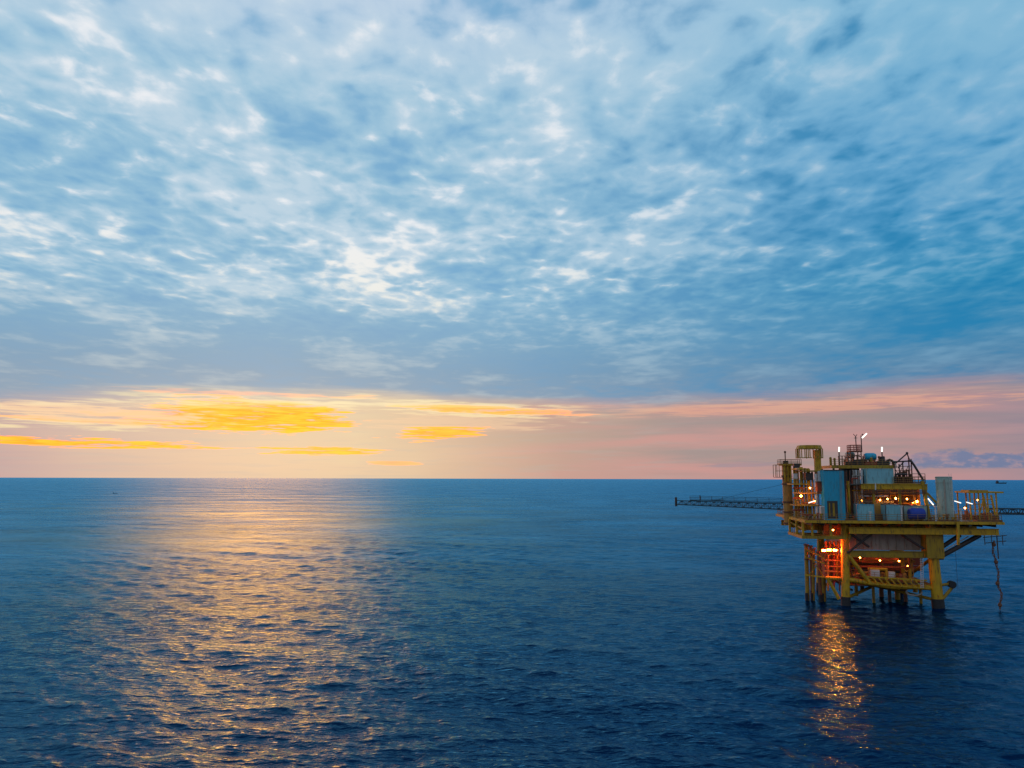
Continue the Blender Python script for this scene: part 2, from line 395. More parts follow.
# leg heads: stout box columns between girder and hull
zh0 = at(930, 557, 3)[2]
for nm, hw in (('fr', 1.35), ('br', 1.2), ('fl', .5), ('bl', .5)):
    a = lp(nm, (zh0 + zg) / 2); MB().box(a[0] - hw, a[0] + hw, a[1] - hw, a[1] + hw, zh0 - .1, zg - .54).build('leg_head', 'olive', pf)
# grey clad hull slung under the main deck
za, zb = at(890, 551, 2.6)[2], at(890, 533, 2.6)[2]
ua, ub, uc, ud = at(853, 550, 2.6)[0], at(924, 550, 2.6)[0], at(850, 534, 2.6)[0], at(924, 534, 2.6)[0]
b = MB()._add([(ua, 4.2, za), (ub, 4.2, za), (ub, 20, za), (ua, 20, za), (uc, 4.0, zb), (ud, 4.0, zb), (ud, 21, zb), (uc, 21, zb)],
              [(0, 3, 2, 1), (4, 5, 6, 7), (0, 1, 5, 4), (1, 2, 6, 5), (2, 3, 7, 6), (3, 0, 4, 7)])
b.build('hull_panel', 'grey', pf)
b = MB()
for k in range(1, 9):
    x = uc + (ud - uc) * k / 9; b.box(x - .06, x + .06, 3.9, 4.1, za + .1, zb - .05)
b.build('panel_stiffener', 'grey', pf)
# cellar beam under the hull
z1 = at(890, 554.5, 2)[2]
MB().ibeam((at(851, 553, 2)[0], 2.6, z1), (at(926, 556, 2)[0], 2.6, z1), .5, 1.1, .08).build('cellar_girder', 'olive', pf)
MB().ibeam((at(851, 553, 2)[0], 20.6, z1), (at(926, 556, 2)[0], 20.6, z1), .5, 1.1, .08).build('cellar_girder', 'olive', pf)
# hull braces
def brace(a, c, r, mat='yellow', nm='brace'):
    return MB().tube(a, c, r, n=12).build(nm, mat, pf, True)
brace(at(869, 547, 2.4), at(849.5, 533, 2.4), .01 + .22, 'dark'); brace(at(847, 553, 2.2), at(872, 534, 2.2), .2, 'dark')
brace(at(845, 550, 2.5), at(851, 532, 2.5), .28, 'olive'); brace(at(924, 549, 2.3), at(902, 535, 2.3), .22, 'dark')
# cellar deck with its bottom beams
cl = at(826, 577, 3)[0]; cr = at(927, 589, 3)[0]
zl = at(848, 579, 3)[2]; zr2 = at(890, 586.5, 3)[2]
MB().box(lp('fl', zr2)[0], cr, 3.4, 20.6, zr2 - .1, zr2 + .06).build('cellar_deck', 'plate', pf)
MB().tube((cl, 3, zl + .1), (lp('fl', zl)[0], 3, zl), .32, n=12).build('lower_beam', 'yellow', pf, True)
MB().path([(lp('fl', zl)[0], 3, zl), at(872, 583.5, 3), at(890, 586.5, 3), (lp('fr', zr2)[0], 3, zr2 - .05)], .42, n=12).build('lower_beam', 'yellow', pf, True)
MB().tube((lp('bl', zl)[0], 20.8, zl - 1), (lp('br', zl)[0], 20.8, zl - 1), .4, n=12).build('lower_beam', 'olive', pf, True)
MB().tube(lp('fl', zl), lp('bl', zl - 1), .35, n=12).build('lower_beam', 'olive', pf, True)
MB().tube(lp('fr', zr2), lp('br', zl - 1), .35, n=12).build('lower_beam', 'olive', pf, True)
brace(at(848, 555, 2.6), at(870, 583, 2.6), .34)
brace(at(827, 577, 3), at(839, 599, 3), .28)
brace(lp('bl', zh0), (lp('br', 0)[0], 21, .5), .3, 'olive'); brace(lp('br', zh0), (lp('bl', 0)[0], 21, .5), .3, 'olive')
brace(lp('fl', zh0), lp('bl', 2), .28, 'olive'); brace(lp('fr', zh0), lp('br', 2), .28, 'olive')
wl0, wl1 = at(866, 576.5, 2.4), at(927, 580.5, 2.4); wb0, wb1 = at(868, 583.5, 2.4), at(929, 588.5, 2.4)
b = MB(); b.bar(wl0, wl1, .22); b.bar(wb0, wb1, .22)
for k in range(10):
    f0, f1 = k / 10, (k + .75) / 10
    b.bar(Vector(wl0).lerp(Vector(wl1), f0), Vector(wb0).lerp(Vector(wb1), f1), .2)
b.build('laced_walkway', 'yellow', pf)
for i, (px, v, r) in enumerate(((856, 9, .3), (862, 12, .35), (873, 7, .25), (881, 14, .4), (889, 8, .3), (897, 12, .45), (905, 9, .3), (915, 11, .4), (920, 7, .25))):
    x = at(px, 585, v)[0]; MB().tube((x, v, zr2), (x, v, random.choice([-2, -2, .8, 1.4])), r, n=12).build('caisson', random.choice(['olive', 'rust', 'dark']), pf, True)
brace(lp('fl', 1.2), lp('br', zl - 1), .26, 'olive'); brace(lp('fr', 1.2), lp('bl', zl - 1), .26, 'olive')
brace(at(830, 578, 4), at(852, 590, 12), .2, 'rust'); brace(at(846, 577, 3.2), at(872, 571, 5), .16, 'orange')
brace(lp('fl', zh0), at(856, 585, 3.4), .16, 'rust')
b = MB()
for s_ in (-.22, .22): b.tube(at(922 + s_ * 5, 558, 2.2), at(922 + s_ * 5, 588, 2.2), .05, n=5)
for k in range(16): z = zr2 + .1 + k * .3; x = at(922, 575, 2.2)[0]; b.tube((x - .22, 2.2, z), (x + .22, 2.2, z), .035, n=5)
b.build('ladder', 'white', pf)
# outrigger for boat mooring on the right leg
b = MB(); b.tube(at(938, 585.5, 2.5), at(953, 583.5, 2.5), .24, n=12); b.tube(at(953, 586.5, 2.5), at(942.5, 599, 2.5), .26, n=12); b.build('mooring_outrigger', 'olive', pf, True)
a = at(951.8, 584.4, 2.5); MB().tube((a[0], 2.0, a[2]), (a[0], 3.1, a[2]), .58, n=16).build('outrigger_bumper', 'rubber', pf, True)
# cantilever supports on the right
for v in (3.0, 20.0):
    b = MB(); b.tube(at(939, 549, v), at(960, 535, v), .36, n=12); b.build('cantilever_brace', 'dark', pf, True)
    b = MB(); b.tube(at(939, 557.5, v), at(980, 535, v), .4, n=12); b.build('cantilever_brace', 'dark', pf, True)
    b = MB(); b.bar(at(938, 557.6, v), at(943, 557.6, v), .6, .7); b.build('brace_foot', 'dark', pf)
MB().tube(at(942.5, 551.5, 2.6), at(968.5, 536.5, 2.6), .1, n=8).build('drain_pipe', 'white', pf, True)
MB().tube(at(958, 522, -.5), at(958.3, 545, -.5), .24, n=12).build('caisson_pipe', 'yellow', pf, True)
a = at(955, 545, -.4); MB().tube(a, (a[0], a[1], at(955, 590, -.4)[2]), .025, n=5).build('guide_wire', 'dark', pf)
# left sub-deck below the main deck
b = MB(); zs = at(823, 537.5, 1)[2]; x0 = at(802.5, 530, 1)[0]; x1 = at(845, 530, 1)[0]
b.box(x0, x1, 1, 12, zs - .18, zs + .1); b.box(x0, x1, .8, 1, zs - .25, zs + .25); b.box(x0 - .18, x0, .8, 12, zs - .25, zs + .25); b.build('sub_deck', 'olive', pf)
b = MB()
for (x, v) in ((x0 + .1, 1.1), (x0 + 1.6, 1.1), (x0 + 4.6, 1.1), (x0 + .1, 6), (x0 + .1, 11.6)):
    b.bar((x, v, zs), (x, v, Zd - .3), .34)
b.build('hanger_post', 'yellow', pf)
MB().rails([(x1 - .5, 1.2, zs + .1), (x0 + .3, 1.2, zs + .1), (x0 + .3, 11.8, zs + .1)], .95).build('sub_deck_rail', 'rail', pf)
# beams to the outboard column
brace(at(789, 517.5, 14), at(805, 519, 6), .3); brace(at(790, 522, 13), at(805, 530, 5), .2, 'olive')
# deck handrails
b = MB().rails([(uL + .1, .1, Zd), (uR - .1, .1, Zd)], 1.15); b.build('handrail', 'rail', pf)
MB().rails([(uR - .1, .1, Zd), (uR - .1, DV - .1, Zd)], 1.15).build('handrail', 'rail', pf)
MB().rails([(uL + .1, DV - .1, Zd), (uR - .1, DV - .1, Zd)], 1.15).build('handrail', 'rail', pf)
MB().rails([(uL + .1, .1, Zd), (uL + .1, DV - .1, Zd)], 1.15).build('handrail', 'rail', pf)
MB().rails([(cl + 3.2, 3.2, zl + .6), (lp('fr', zl)[0], 3.2, zr2 + .1)], 1.1).build('cellar_rail', 'rail', pf)
# bracket under the right end
b = MB(); za_ = at(995, 535, 2)[2]
for px in (985, 992, 998.5, 1003): q = at(px, 545 if px != 998.5 else 559, 2); b.tube((q[0], 2, za_), q, .06 if px != 998.5 else .09, n=6)
b.tube(at(983, 537.5, 2), at(1006.5, 535.5, 2), .07, n=6); b.tube(at(985, 543, 2), at(1006, 541, 2), .07, n=6); b.build('hanging_bracket', 'dark', pf)

# wellhead equipment on the cellar deck
ct = thing('pipe_manifold', 'red and dark pipe manifold packed between the legs below the grey hull', 'pipework', (at(886, 584, 8)[0], 9, zr2))
cu0 = at(852, 570, 4)[0]; cu1 = at(922, 570, 4)[0]
for k in range(34):
    z = zr2 + .3 + random.random() * (z1 - zr2 - 1.1); v = 4.2 + random.random() * 9; r = random.uniform(.12, .34)
    a_ = cu0 + random.random() * 3; c_ = cu1 - random.random() * 4
    if k % 3 == 0: pts = [(a_, v, z), ((a_ + c_) / 2, v, z), ((a_ + c_) / 2, v, zr2 + .05)]
    elif k % 3 == 1: pts = [(a_, v, zr2 + .05), (a_, v, z), (c_, v, z), (c_, v, z1 - .5)]
    else: pts = [(a_, v, z), (c_, v, z)]
    MB().path(pts, r).build('pipe', random.choice(['red', 'red', 'red', 'orange', 'yellow', 'dark']), ct, True)
for k in range(9):
    x = cu0 + 1 + (cu1 - cu0 - 2) * k / 8; b = MB(); v = 4.6 + (k % 3) * 1.6
    b.tube((x, v, zr2 + .05), (x, v, zr2 + 2.0), .2); b.box(x - .35, x + .35, v - .3, v + .3, zr2 + .7, zr2 + 1.15); b.box(x - .28, x + .28, v - .26, v + .26, zr2 + 1.5, zr2 + 1.9)
    b.tube((x - .3, v - .5, zr2 + 1.0), (x - .3, v - .55, zr2 + 1.0), .32, n=14); b.build('valve', random.choice(['red', 'rust', 'orange']), ct)
MB().pbox(871, 879.5, 570, 577.5, 4, 5.4).build('junction_box', 'white', ct)
MB().pbox(889, 895, 572, 579, 4.2, 5.2).build('junction_box', 'white', ct)
b = MB(); b.pbox(856, 922, 566, 570, 13, 14); b.pbox(852, 922, 558, 566, 17.5, 18); b.build('pipe_rack_wall', 'red', ct)
# box and pipes standing for a dark red tangle, left of cellar level
lc = thing('red_tangle', 'rusty red shack of boxes and pipes beside the left leg under the deck', 'tangle', at(832, 576, 6))
MB().pbox(825, 841, 556, 576, 6, 9).build('body', 'red', lc)
for k, px in enumerate((825.5, 828, 831.5, 834, 837, 839.5)):
    a = at(px, 555, 5); MB().tube(a, at(px, 577 + (k % 2) * 14, 5), (.12, .2, .1, .16, .22, .12)[k], n=10).build('front_pipe', ['rust', 'orange', 'dark', 'red', 'olive', 'rust'][k], lc, True)
b = MB()
for py in (560, 566, 571): b.tube(at(824, py, 4.9), at(842, py + 1, 4.9), .13, n=8)
b.build('cross_pipe', 'orange', lc, True)
MB().pbox(824, 842, 554.3, 555.8, 5.2, 9.4).build('roof', 'yellow', lc)
b = MB(); b.pbox(829, 834, 562, 576, 5.9, 6); b.build('door', 'rust', lc)
b = MB()
for px in (826, 830, 834, 838): b.tube(at(px, 554, 6.4), at(px, 541, 6.4), .22)
b.build('riser_pipe', 'orange', lc, True)
b = MB(); b.pbox(824, 841, 521, 535, 7, 8); b.build('back_panel', 'red', lc)

# conductors at the left
for i, (px0, px1, pyt, v, mt, r) in enumerate(((806.2, 806.8, 545, 8, 'olive', .34), (810.5, 811.5, 546, 11, 'rust', .26), (813.5, 812, 549, 8, 'olive', .26), (818.5, 820, 552, 6, 'rust', .3), (823.5, 822.5, 556, 8, 'olive', .38))):
    c = thing('conductor_pipe', ['olive conductor pipe rising from the sea, outermost at the left of the row', 'thin rusty conductor pipe second from the outer end of the row', 'thin olive conductor pipe in the middle of the row', 'rusty conductor pipe standing nearest in front of the row', 'thick olive conductor pipe beside the red shack'][i], 'pipe', (at(px0, 585, v)[0], v, 0), 'conductor pipes at the left end')
    a = at(px0, pyt, v); q = at(px1, 588, v)
    MB().tube(a, (q[0], v, -3), r, n=14).build('pipe', mt, c, True)
    MB().tube((q[0], v, 1.3), (q[0], v, -.6), r * 1.06, n=14).build('splash_band', 'rubber', c, True)
    b = MB(); zt = a[2]
    for zz in (zt - .1, zt - 2.6): b.tube((a[0], v, zz), (a[0], v, zz + .22), r * 1.45, n=14)
    b.build('flange', 'rust', c, True)
b = MB(); g = thing('guide_frame', 'slanting yellow guide frame tying the conductor pipes together', 'frame', at(815, 565, 7))
b.bar(at(805, 549, 7), at(827, 559, 5), .3); b.bar(at(805, 557, 7), at(827, 564, 5), .22); b.bar(at(805, 575, 7), at(828, 577.5, 4), .25); b.build('cross_beam', 'yellow', g)
b = MB(); b.bar(at(806, 549, 7.2), at(824, 577, 5.2), .16); b.bar(at(824, 558, 5.2), at(808, 576, 7.2), .16); b.build('diagonal', 'olive', g)
MB().rails([at(805, 549, 7), at(827, 559, 5)], 1.0).build('handrail', 'rail', g)

# ------------------------------------------------------------------ process module
V0, V1 = 5.0, 17.0
mL, mR = at(848, 500, V0)[0], at(926, 500, V0)[0]
pm = thing('process_module', 'open two storey module glowing orange inside, crammed with red pipework', 'process module', ((mL + mR) / 2, 11, Zd))
for v in (V0, 11, V1):
    for k in range(4):
        x = mL + (mR - mL) * k / 3
        MB().bar((x, v, Zd), (x, v, Zm - .9), .4).build('column', 'olive', pm)
MB().box(mL, mR, V0, V1, Zm - .2, Zm).build('upper_floor', 'plate', pm)
b = MB(); fl_ = at(861, 487, V0)[0]
b.ibeam((fl_, V0 - .1, Zm - .45), (mR + .3, V0 - .1, Zm - .45), .45, .95, .1); b.ibeam((mL, V1, Zm - .45), (mR + .3, V1, Zm - .45), .45, .95, .1)
b.ibeam((mR + .1, V0 + .2, Zm - .45), (mR + .1, V1 - .3, Zm - .45), .4, .93, .1); b.build('floor_beam', 'yellow', pm)
# raking end frame at the right
b = MB(); b.bar(at(922, 481, V0), at(929.5, 519, V0), .5); b.bar(at(927, 493, V0), at(937, 503.5, V0), .3); b.bar(at(927, 505, V0), at(937, 505, V0), .2); b.build('end_frame', 'olive', pm)
# left process bay up to roof deck
bx0, bx1 = at(845, 480, 6)[0], at(866, 480, 6)[0]
rx0, rx1 = at(832, 467, 8)[0], at(893, 467, 8)[0]
MB().box(rx0, rx1, 8, 17, Zr - .2, Zr).build('roof_deck', 'plate', pm)
b = MB(); b.box(rx0 - .1, rx1 + .1, 7.8, 8, Zr - .45, Zr + .1); b.box(rx0 - .1, rx0, 8, 17, Zr - .45, Zr + .1); b.build('roof_edge', 'olive', pm)
for k in range(4):
    for v in (8.2, 16.5):
        x = rx0 + .3 + (rx1 - rx0 - .6) * k / 3; MB().bar((x, v, Zd if v > 10 or k == 0 else Zm), (x, v, Zr - .2), .32).build('column', 'dark', pm)
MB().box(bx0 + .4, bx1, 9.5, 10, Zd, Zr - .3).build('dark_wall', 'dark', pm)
for i, (px, r, mt) in enumerate(((846.5, .1, 'dark'), (850, .16, 'dark'), (853.5, .2, 'grey'), (856, .15, 'white'), (858.5, .2, 'grey'), (861, .14, 'white'), (864, .2, 'dark'))):
    a = at(px, 470, 7); MB().tube(a, (a[0], 7, Zd), r, n=10).build('riser_pipe', mt, pm, True)
a = at(847.8, 481, 4.2); MB().tube(a, (a[0], 4.2, Zd), .24, n=12).build('yellow_riser', 'yellow', pm, True)
MB().path([at(862, 470, 5.5), at(862, 496, 5.5), at(888, 496, 5.2)], .1).build('header_pipe', 'white', pm, True)
MB().tube(at(875.5, 483, 4.2), at(875.5, 490, 4.2), .1).build('down_pipe', 'white', pm, True)
# inside, lower storey
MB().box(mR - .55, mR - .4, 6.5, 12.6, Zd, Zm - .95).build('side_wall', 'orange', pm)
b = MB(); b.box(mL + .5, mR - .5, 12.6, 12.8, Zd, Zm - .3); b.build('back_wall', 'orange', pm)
for k in range(34):
    z = Zd + .5 + random.random() * (Zm - Zd - 1.6); v = 5.4 + random.random() * 6.6; r = random.choice([.07, .1, .14, .2])
    a_ = mL + 1 + random.random() * (mR - mL - 5); c_ = min(mR - .5, a_ + 2 + random.random() * 7)
    if k % 3 == 0: pts = [(a_, v, Zd), (a_, v, z), (c_, v, z), (c_, v, Zm - .3)]
    elif k % 3 == 1: pts = [(a_, v, z), (c_, v, z)]
    else: pts = [(a_, v, z), (a_, min(12, v + 3), z), (a_, min(12, v + 3), Zm - .3)]
    MB().path(pts, r).build('pipe', random.choice(['red', 'red', 'orange', 'rust', 'yellow', 'grey', 'dark']), pm, True)
for k in range(5):
    x = mL + 3.2 + k * 2.05; b = MB(); v = 8.2 + (k % 2) * 1.5; zz = Zd + 1.2
    b.lathe((x, v, zz), [(.05, -.9), (.62, -.6), (.62, 1.5), (.05, 1.8)], 18); b.build('vessel', random.choice(['orange', 'red', 'grey']), pm, True)
b = MB()
for zz in (at(870, 494, 5.3)[2], at(870, 500, 5.3)[2]):
    b.bar((mL + 1.5, 5.3, zz), (mR - 1, 5.3, zz), .12, .16)
for k in range(10):
    x = mL + 1.6 + (mR - mL - 3) * k / 9; b.bar((x, 5.3, at(870, 503, 5.3)[2]), (x, 5.3, Zm - .9), .12)
b.build('cable_rack', 'rust', pm)
MB().rails([(at(893, 484, V0)[0], V0, Zm), (mR, V0, Zm), (mR, V1, Zm)], 1.15).build('handrail', 'rail', pm)
MB().rails([(rx0, 8, Zr), (rx1, 8, Zr), (rx1, 16.8, Zr)], 1.1).build('handrail', 'rail', pm)

for k in range(22):
    rnd = random; v = 6 + rnd.random() * 9; x = mL + 1 + rnd.random() * (mR - mL - 2); hh = .5 + rnd.random() * 1.5
    if rx0 < x < rx1 and v > 7.6: continue
    b = MB(); b.path([(x, v, Zm), (x, v, Zm + hh), (min(mR - .3, x + .5 + rnd.random() * 2), v, Zm + hh)], .07 + rnd.random() * .1); b.build('pipe', rnd.choice(['rust', 'dark', 'olive', 'grey', 'red']), pm, True)
for k in range(12):
    x = rx0 + .5 + random.random() * (rx1 - rx0 - 1); v = 8.6 + random.random() * 6; b = MB(); hh = .4 + random.random() * 1.3
    b.tube((x, v, Zr), (x, v, Zr + hh), .1 + random.random() * .12, n=10); b.ball((x, v, Zr + hh), .24, 8); b.build('vent', random.choice(['rust', 'dark', 'grey', 'olive']), pm, True)
b = MB()
for q_ in range(3): z = Zm - 1.15 - q_ * .22; b.tube((fl_ + .2, V0 - .45, z), (mR, V0 - .45, z), .07, n=6)
b.build('cable_run', 'rust', pm)
# boxy containers --------------------------------------------------
def container(name, label, cat, px0, px1, py0, py1, v0, dep, mat, group=None, ribs=8, bottom=None, frame='dark'):
    a = at(px0, py1, v0); c = at(px1, py0, v0); z0 = a[2] if bottom is None else bottom
    o = thing(name, label, cat, ((a[0] + c[0]) / 2, v0 + dep / 2, z0), group)
    MB().box(a[0], c[0], v0, v0 + dep, z0, c[2]).build('body', mat, o)
    b = MB(); s = .06
    for x in (a[0], c[0]):
        for v in (v0, ): b.box(x - s, x + s, v - s, v + s, z0 + .005, c[2] + .03)
    for z in (z0 + .07, c[2] - .03):
        b.box(a[0] + s, c[0] - s, v0 - s + .01, v0 + s, z - .05, z + .05); b.box(a[0] - s + .01, a[0] + s, v0 + s, v0 + dep - s, z - .05, z + .05)
    b.build('edge_frame', mat if frame is None else frame, o)
    if ribs:
        b = MB()
        for k in range(1, ribs):
            x = a[0] + (c[0] - a[0]) * k / ribs; b.box(x - .05, x + .05, v0 - .035, v0 - .002, z0 + .18, c[2] - .14)
        b.build('corrugation', mat, o)
    return o, a, c, z0
tt, a, c, z0 = container('stair_tower', 'tall narrow bright teal cabin with a dark doorway at its foot', 'cabin', 825.5, 843, 470.5, 518, 2.0, 2.2, 'teal', ribs=0, bottom=Zd, frame=None)
MB().pbox(828, 837.5, 501, 518.5, 1.9, 1.98).build('doorway', 'dark', tt)
b = MB(); b.pbox(833, 834.5, 503, 516, 1.86, 1.9); b.pbox(829.5, 830, 503, 516, 1.86, 1.9); b.build('door_frame', 'olive', tt)
b = MB()
for px in (828.8, 832.3, 835.8, 839.3): b.pbox(px - .12, px + .12, 471.5, 500.4, 1.955, 1.99)
b.build('panel_seam', 'teal', tt)
b = MB()
for px in (840.2, 841.8): b.tube(at(px, 471, 1.85), at(px, 518, 1.85), .035, n=5)
for k in range(24): z = Zd + .4 + k * .34; b.tube((at(840.2, 500, 1.85)[0], 1.85, z), (at(841.8, 500, 1.85)[0], 1.85, z), .025, n=5)
b.build('ladder', 'grey', tt)
MB().pbox(824, 844, 469.6, 470.6, 1.9, 4.3).build('roof', 'dark', tt)
MB().pbox(843.4, 845.2, 471, 518, 2.3, 4.0).build('side_shade', 'dark', tt)  # dark strip standing in for shade along the cabin's right side
container('equipment_box', 'wide pale teal box standing on the upper floor of the module', 'container', 867, 893, 468.5, 483.5, 5.3, 3, 'pteal', ribs=0, bottom=Zm, frame='green')
container('equipment_skid', 'small teal box on the deck left of the bright orange doorway', 'container', 858, 873.5, 504.5, 517, 1.6, 2.4, 'pteal', 'teal boxes along the front rail', 0, Zd, 'teal')
container('equipment_skid', 'dull teal box on the deck between the orange doorway and the blue tank', 'container', 886, 900.5, 504.5, 519, 1.6, 2.4, 'pteal', 'teal boxes along the front rail', 7, Zd)
container('equipment_skid', 'teal box standing directly behind the round blue tank', 'container', 904, 927, 505.5, 518, 3.1, 1.7, 'green', 'teal boxes along the front rail', 6, Zd)
bt = thing('chemical_tank', 'round dark blue tank lying on its side by the deck rail', 'tank', (at(916, 519, 1.6)[0], 1.7, Zd))
a = at(908.5, 512.5, 1.7); c = at(924.5, 513.8, 1.7); rr = 1.02; zc = Zd + 1.2
b = MB(); n = 20; pr_ = [(a[0], .72), (a[0] + .2, .95), (a[0] + .55, rr), (c[0] - .55, rr), (c[0] - .2, .95), (c[0], .72)]
for (xa, ra), (xb, rb) in zip(pr_, pr_[1:]): b.tube((xa, 1.7, zc), (xb, 1.7, zc), ra, rb, n=n, cap=(xa == a[0] or xb == c[0]))
b.build('shell', 'blue', bt, True)
b = MB(); b.box(a[0] + .4, a[0] + .6, 1.0, 2.4, Zd, zc - .5); b.box(c[0] - .6, c[0] - .4, 1.0, 2.4, Zd, zc - .5); b.build('saddle', 'dark', bt)
oc = thing('machine_cabinet', 'bright orange lit cabinet between two teal boxes under the module', 'cabinet', at(879, 519, 4.4))
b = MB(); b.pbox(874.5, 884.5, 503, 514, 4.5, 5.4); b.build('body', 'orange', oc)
b = MB(); b.pbox(873, 885, 514, 519.5, 3.2, 4.6); b.build('plinth', 'rust', oc)

for lab, pxa_, pxb_, v, seed in (('low rusty pump skid at the rail under the pale green tank', 928, 958, 1.6, 1), ('low rusty pump skid at the rail right of the dark doorway', 844, 857, 2.4, 2), ('low rusty pump skid at the left front corner of the deck', 807, 823, 1.6, 3)):
    rnd = random.Random(seed); x0_, x1_ = at(pxa_, 515, v)[0], at(pxb_, 515, v)[0]
    o = thing('pump_skid', lab, 'pump', ((x0_ + x1_) / 2, v, Zd), 'pump skids along the front rail')
    MB().box(x0_, x1_, v - .5, v + .7, Zd + .004, Zd + .22).build('base_frame', 'rust', o)
    k = 0; x = x0_ + .4
    while x < x1_ - .3:
        b = MB(); hgt = rnd.uniform(.55, 1.25)
        b.tube((x, v, Zd + .2), (x, v, Zd + hgt), rnd.uniform(.1, .2), n=10); b.tube((x - .12, v, Zd + hgt), (x + .35, v, Zd + hgt), .14, n=10); b.ball((x, v - .2, Zd + hgt * .7), .17, 8)
        b.build('pump', rnd.choice(['rust', 'red', 'dark', 'orange', 'olive']), o, True); x += rnd.uniform(.5, .85)
# tall pale green tank
gt = thing('storage_tank', 'tall pale green cylindrical tank standing upright on the right deck', 'tank', (at(945, 519, 4)[0], 4, Zd))
x = at(945, 500, 4)[0]; zt = at(945, 476.5, 4)[2]
MB().lathe((x, 4, Zd), [(1.28, 0), (1.28, zt - Zd - .12), (1.22, zt - Zd - .02), (1.0, zt - Zd)], 28).build('shell', 'green', gt, True)
b = MB(); b.lathe((x, 4, zt - 1.1), [(1.33, 0), (1.33, .1)], 28); b.lathe((x, 4, zt - .2), [(1.33, 0), (1.33, .12)], 28); b.build('band', 'green', gt, True)
MB().tube((x - .45, 2.62, Zd), (x - .45, 2.62, zt - .5), .11).build('fill_pipe', 'grey', gt, True)
b = MB()
for s in (-.18, .18): b.tube((x + .55 + s, 2.72, Zd), (x + .55 + s, 2.72, zt + .5), .03, n=5)
for k in range(20): z = Zd + .3 + k * .36; b.tube((x + .37, 2.72, z), (x + .73, 2.72, z), .02, n=5)
b.build('ladder', 'white', gt)

# right shelter
sh = thing('open_shelter', 'yellow open sided shelter with a flat roof at the right end of the deck', 'shelter', at(985, 521, 8))
zt = at(985, 491.5, 7)[2]; xa = at(970, 500, 7)[0]; xb = at(1000, 500, 7)[0]
MB().box(xa - .3, xb + .5, 6.6, 12.4, zt - .28, zt).build('roof', 'yellow', sh)
MB().box(xa + .2, xb - 1.6, 7.5, 11, zt, zt + .22).build('roof_hatch', 'olive', sh)
for k in range(4):
    x = xa + (xb - .6 - xa) * k / 3
    for v in (7, 12): MB().bar((x, v, Zd), (x, v, zt - .28), .2).build('post', 'yellow', sh)
MB().bar(at(983, 495, 6.9), at(988, 517, 6.9), .26).build('diagonal', 'yellow', sh)
MB().bar(at(991, 495, 6.9), at(995.5, 516, 6.9), .26).build('diagonal', 'yellow', sh)
MB().bar(at(979, 516, 6.9), at(984, 497, 6.9), .18).build('diagonal', 'yellow', sh)
b = MB()
for py in (499, 504, 509): b.bar(at(969, py, 7), at(992, py + .4, 7), .12)
b.build('cross_rail', 'orange', sh)
b = MB()
for k in range(10):
    x = xa - 1 + k * .62; hgt = random.uniform(.7, 1.7); b.box(x, x + .4, 8, 8.7, Zd, Zd + hgt)
b.build('valve_stand', 'rust', sh)
wr = thing('valve_skid', 'low reddish skid of short pipes at the far right rail', 'skid', at(993, 521, 2.5))
for k in range(7):
    x = at(977 + k * 3.4, 515, 2)[0]; b = MB(); h = random.uniform(.9, 1.5); b.path([(x, 1.8, Zd), (x, 1.8, Zd + h), (x + .35, 2.4, Zd + h)], .1); b.build('pipe', random.choice(['red', 'rust', 'orange']), wr, True)
b = MB(); b.box(at(975, 515, 2)[0], at(1000, 515, 2)[0], 1.2, 3, Zd + .004, Zd + .3); b.build('base_frame', 'rust', wr)

# ------------------------------------------------------------------ left end: outboard column, pipe tower, lookout
rc = thing('outboard_column', 'thick yellow column hanging outboard at the far left with railed top platform', 'column', at(786.5, 525, 14))
ac = at(786.5, 465, 14); ab = at(786.8, 525, 14)
MB().tube(ac, (ac[0], 14, ab[2]), .86, n=22).build('shell', 'orange', rc, True)
b = MB()
for py in (476, 484, 502, 512, 523):
    z = at(786, py, 14)[2]; b.tube((ac[0], 14, z - .14), (ac[0], 14, z + .14), 1.02, n=22)
b.build('flange', 'rust', rc, True)
b = MB()
for s in (-.55, 0, .5): b.tube((ac[0] + s, 13.0, at(786, 482, 14)[2]), (ac[0] + s, 13.0, ac[2] - .2), .16)
b.build('top_pipe', 'yellow', rc, True)
ztp = ac[2]; pxa = at(774, 465, 14)[0]; pxb = at(800, 465, 14)[0]
zlo = at(780, 477, 14)[2]
MB().box(ac[0] - .95, pxb, 12.6, 16, ztp - .12, ztp + .12).build('top_platform', 'yellow', rc)
MB().rails([(pxa + 1.0, 12.7, ztp + .12), (pxb, 12.7, ztp + .12), (pxb, 15.9, ztp + .12), (pxa + 1.0, 15.9, ztp + .12), (pxa + 1.0, 12.7, ztp + .12)], .9).build('handrail', 'rail', rc)
b = MB(); b.box(pxa, ac[0] - .95, 12.6, 15, zlo - .1, zlo); b.build('side_platform', 'rust', rc)
b = MB()
for x in (pxa, (pxa + ac[0] - .95) / 2):
    for v in (12.7, 14.9): b.tube((x, v, zlo), (x, v, ztp), .06, n=6)
b.tube((pxa, 12.7, ztp), (ac[0], 12.7, ztp), .06, n=6); b.tube((pxa, 12.7, (zlo + ztp) / 2), (ac[0], 12.7, (zlo + ztp) / 2), .05, n=6); b.tube((pxa, 14.9, ztp), (pxa, 12.7, ztp), .06, n=6)
b.build('side_cage', 'rail', rc)
a = at(785, 452, 14); b = MB(); b.tube((a[0], 14, ztp), a, .1, n=8); b.ball(a, .22); b.build('vent_mast', 'rust', rc)
MB().tube((a[0], 13.8, ztp + .1), (a[0], 13.8, ztp + .8), .5, n=12).build('valve', 'dark', rc)

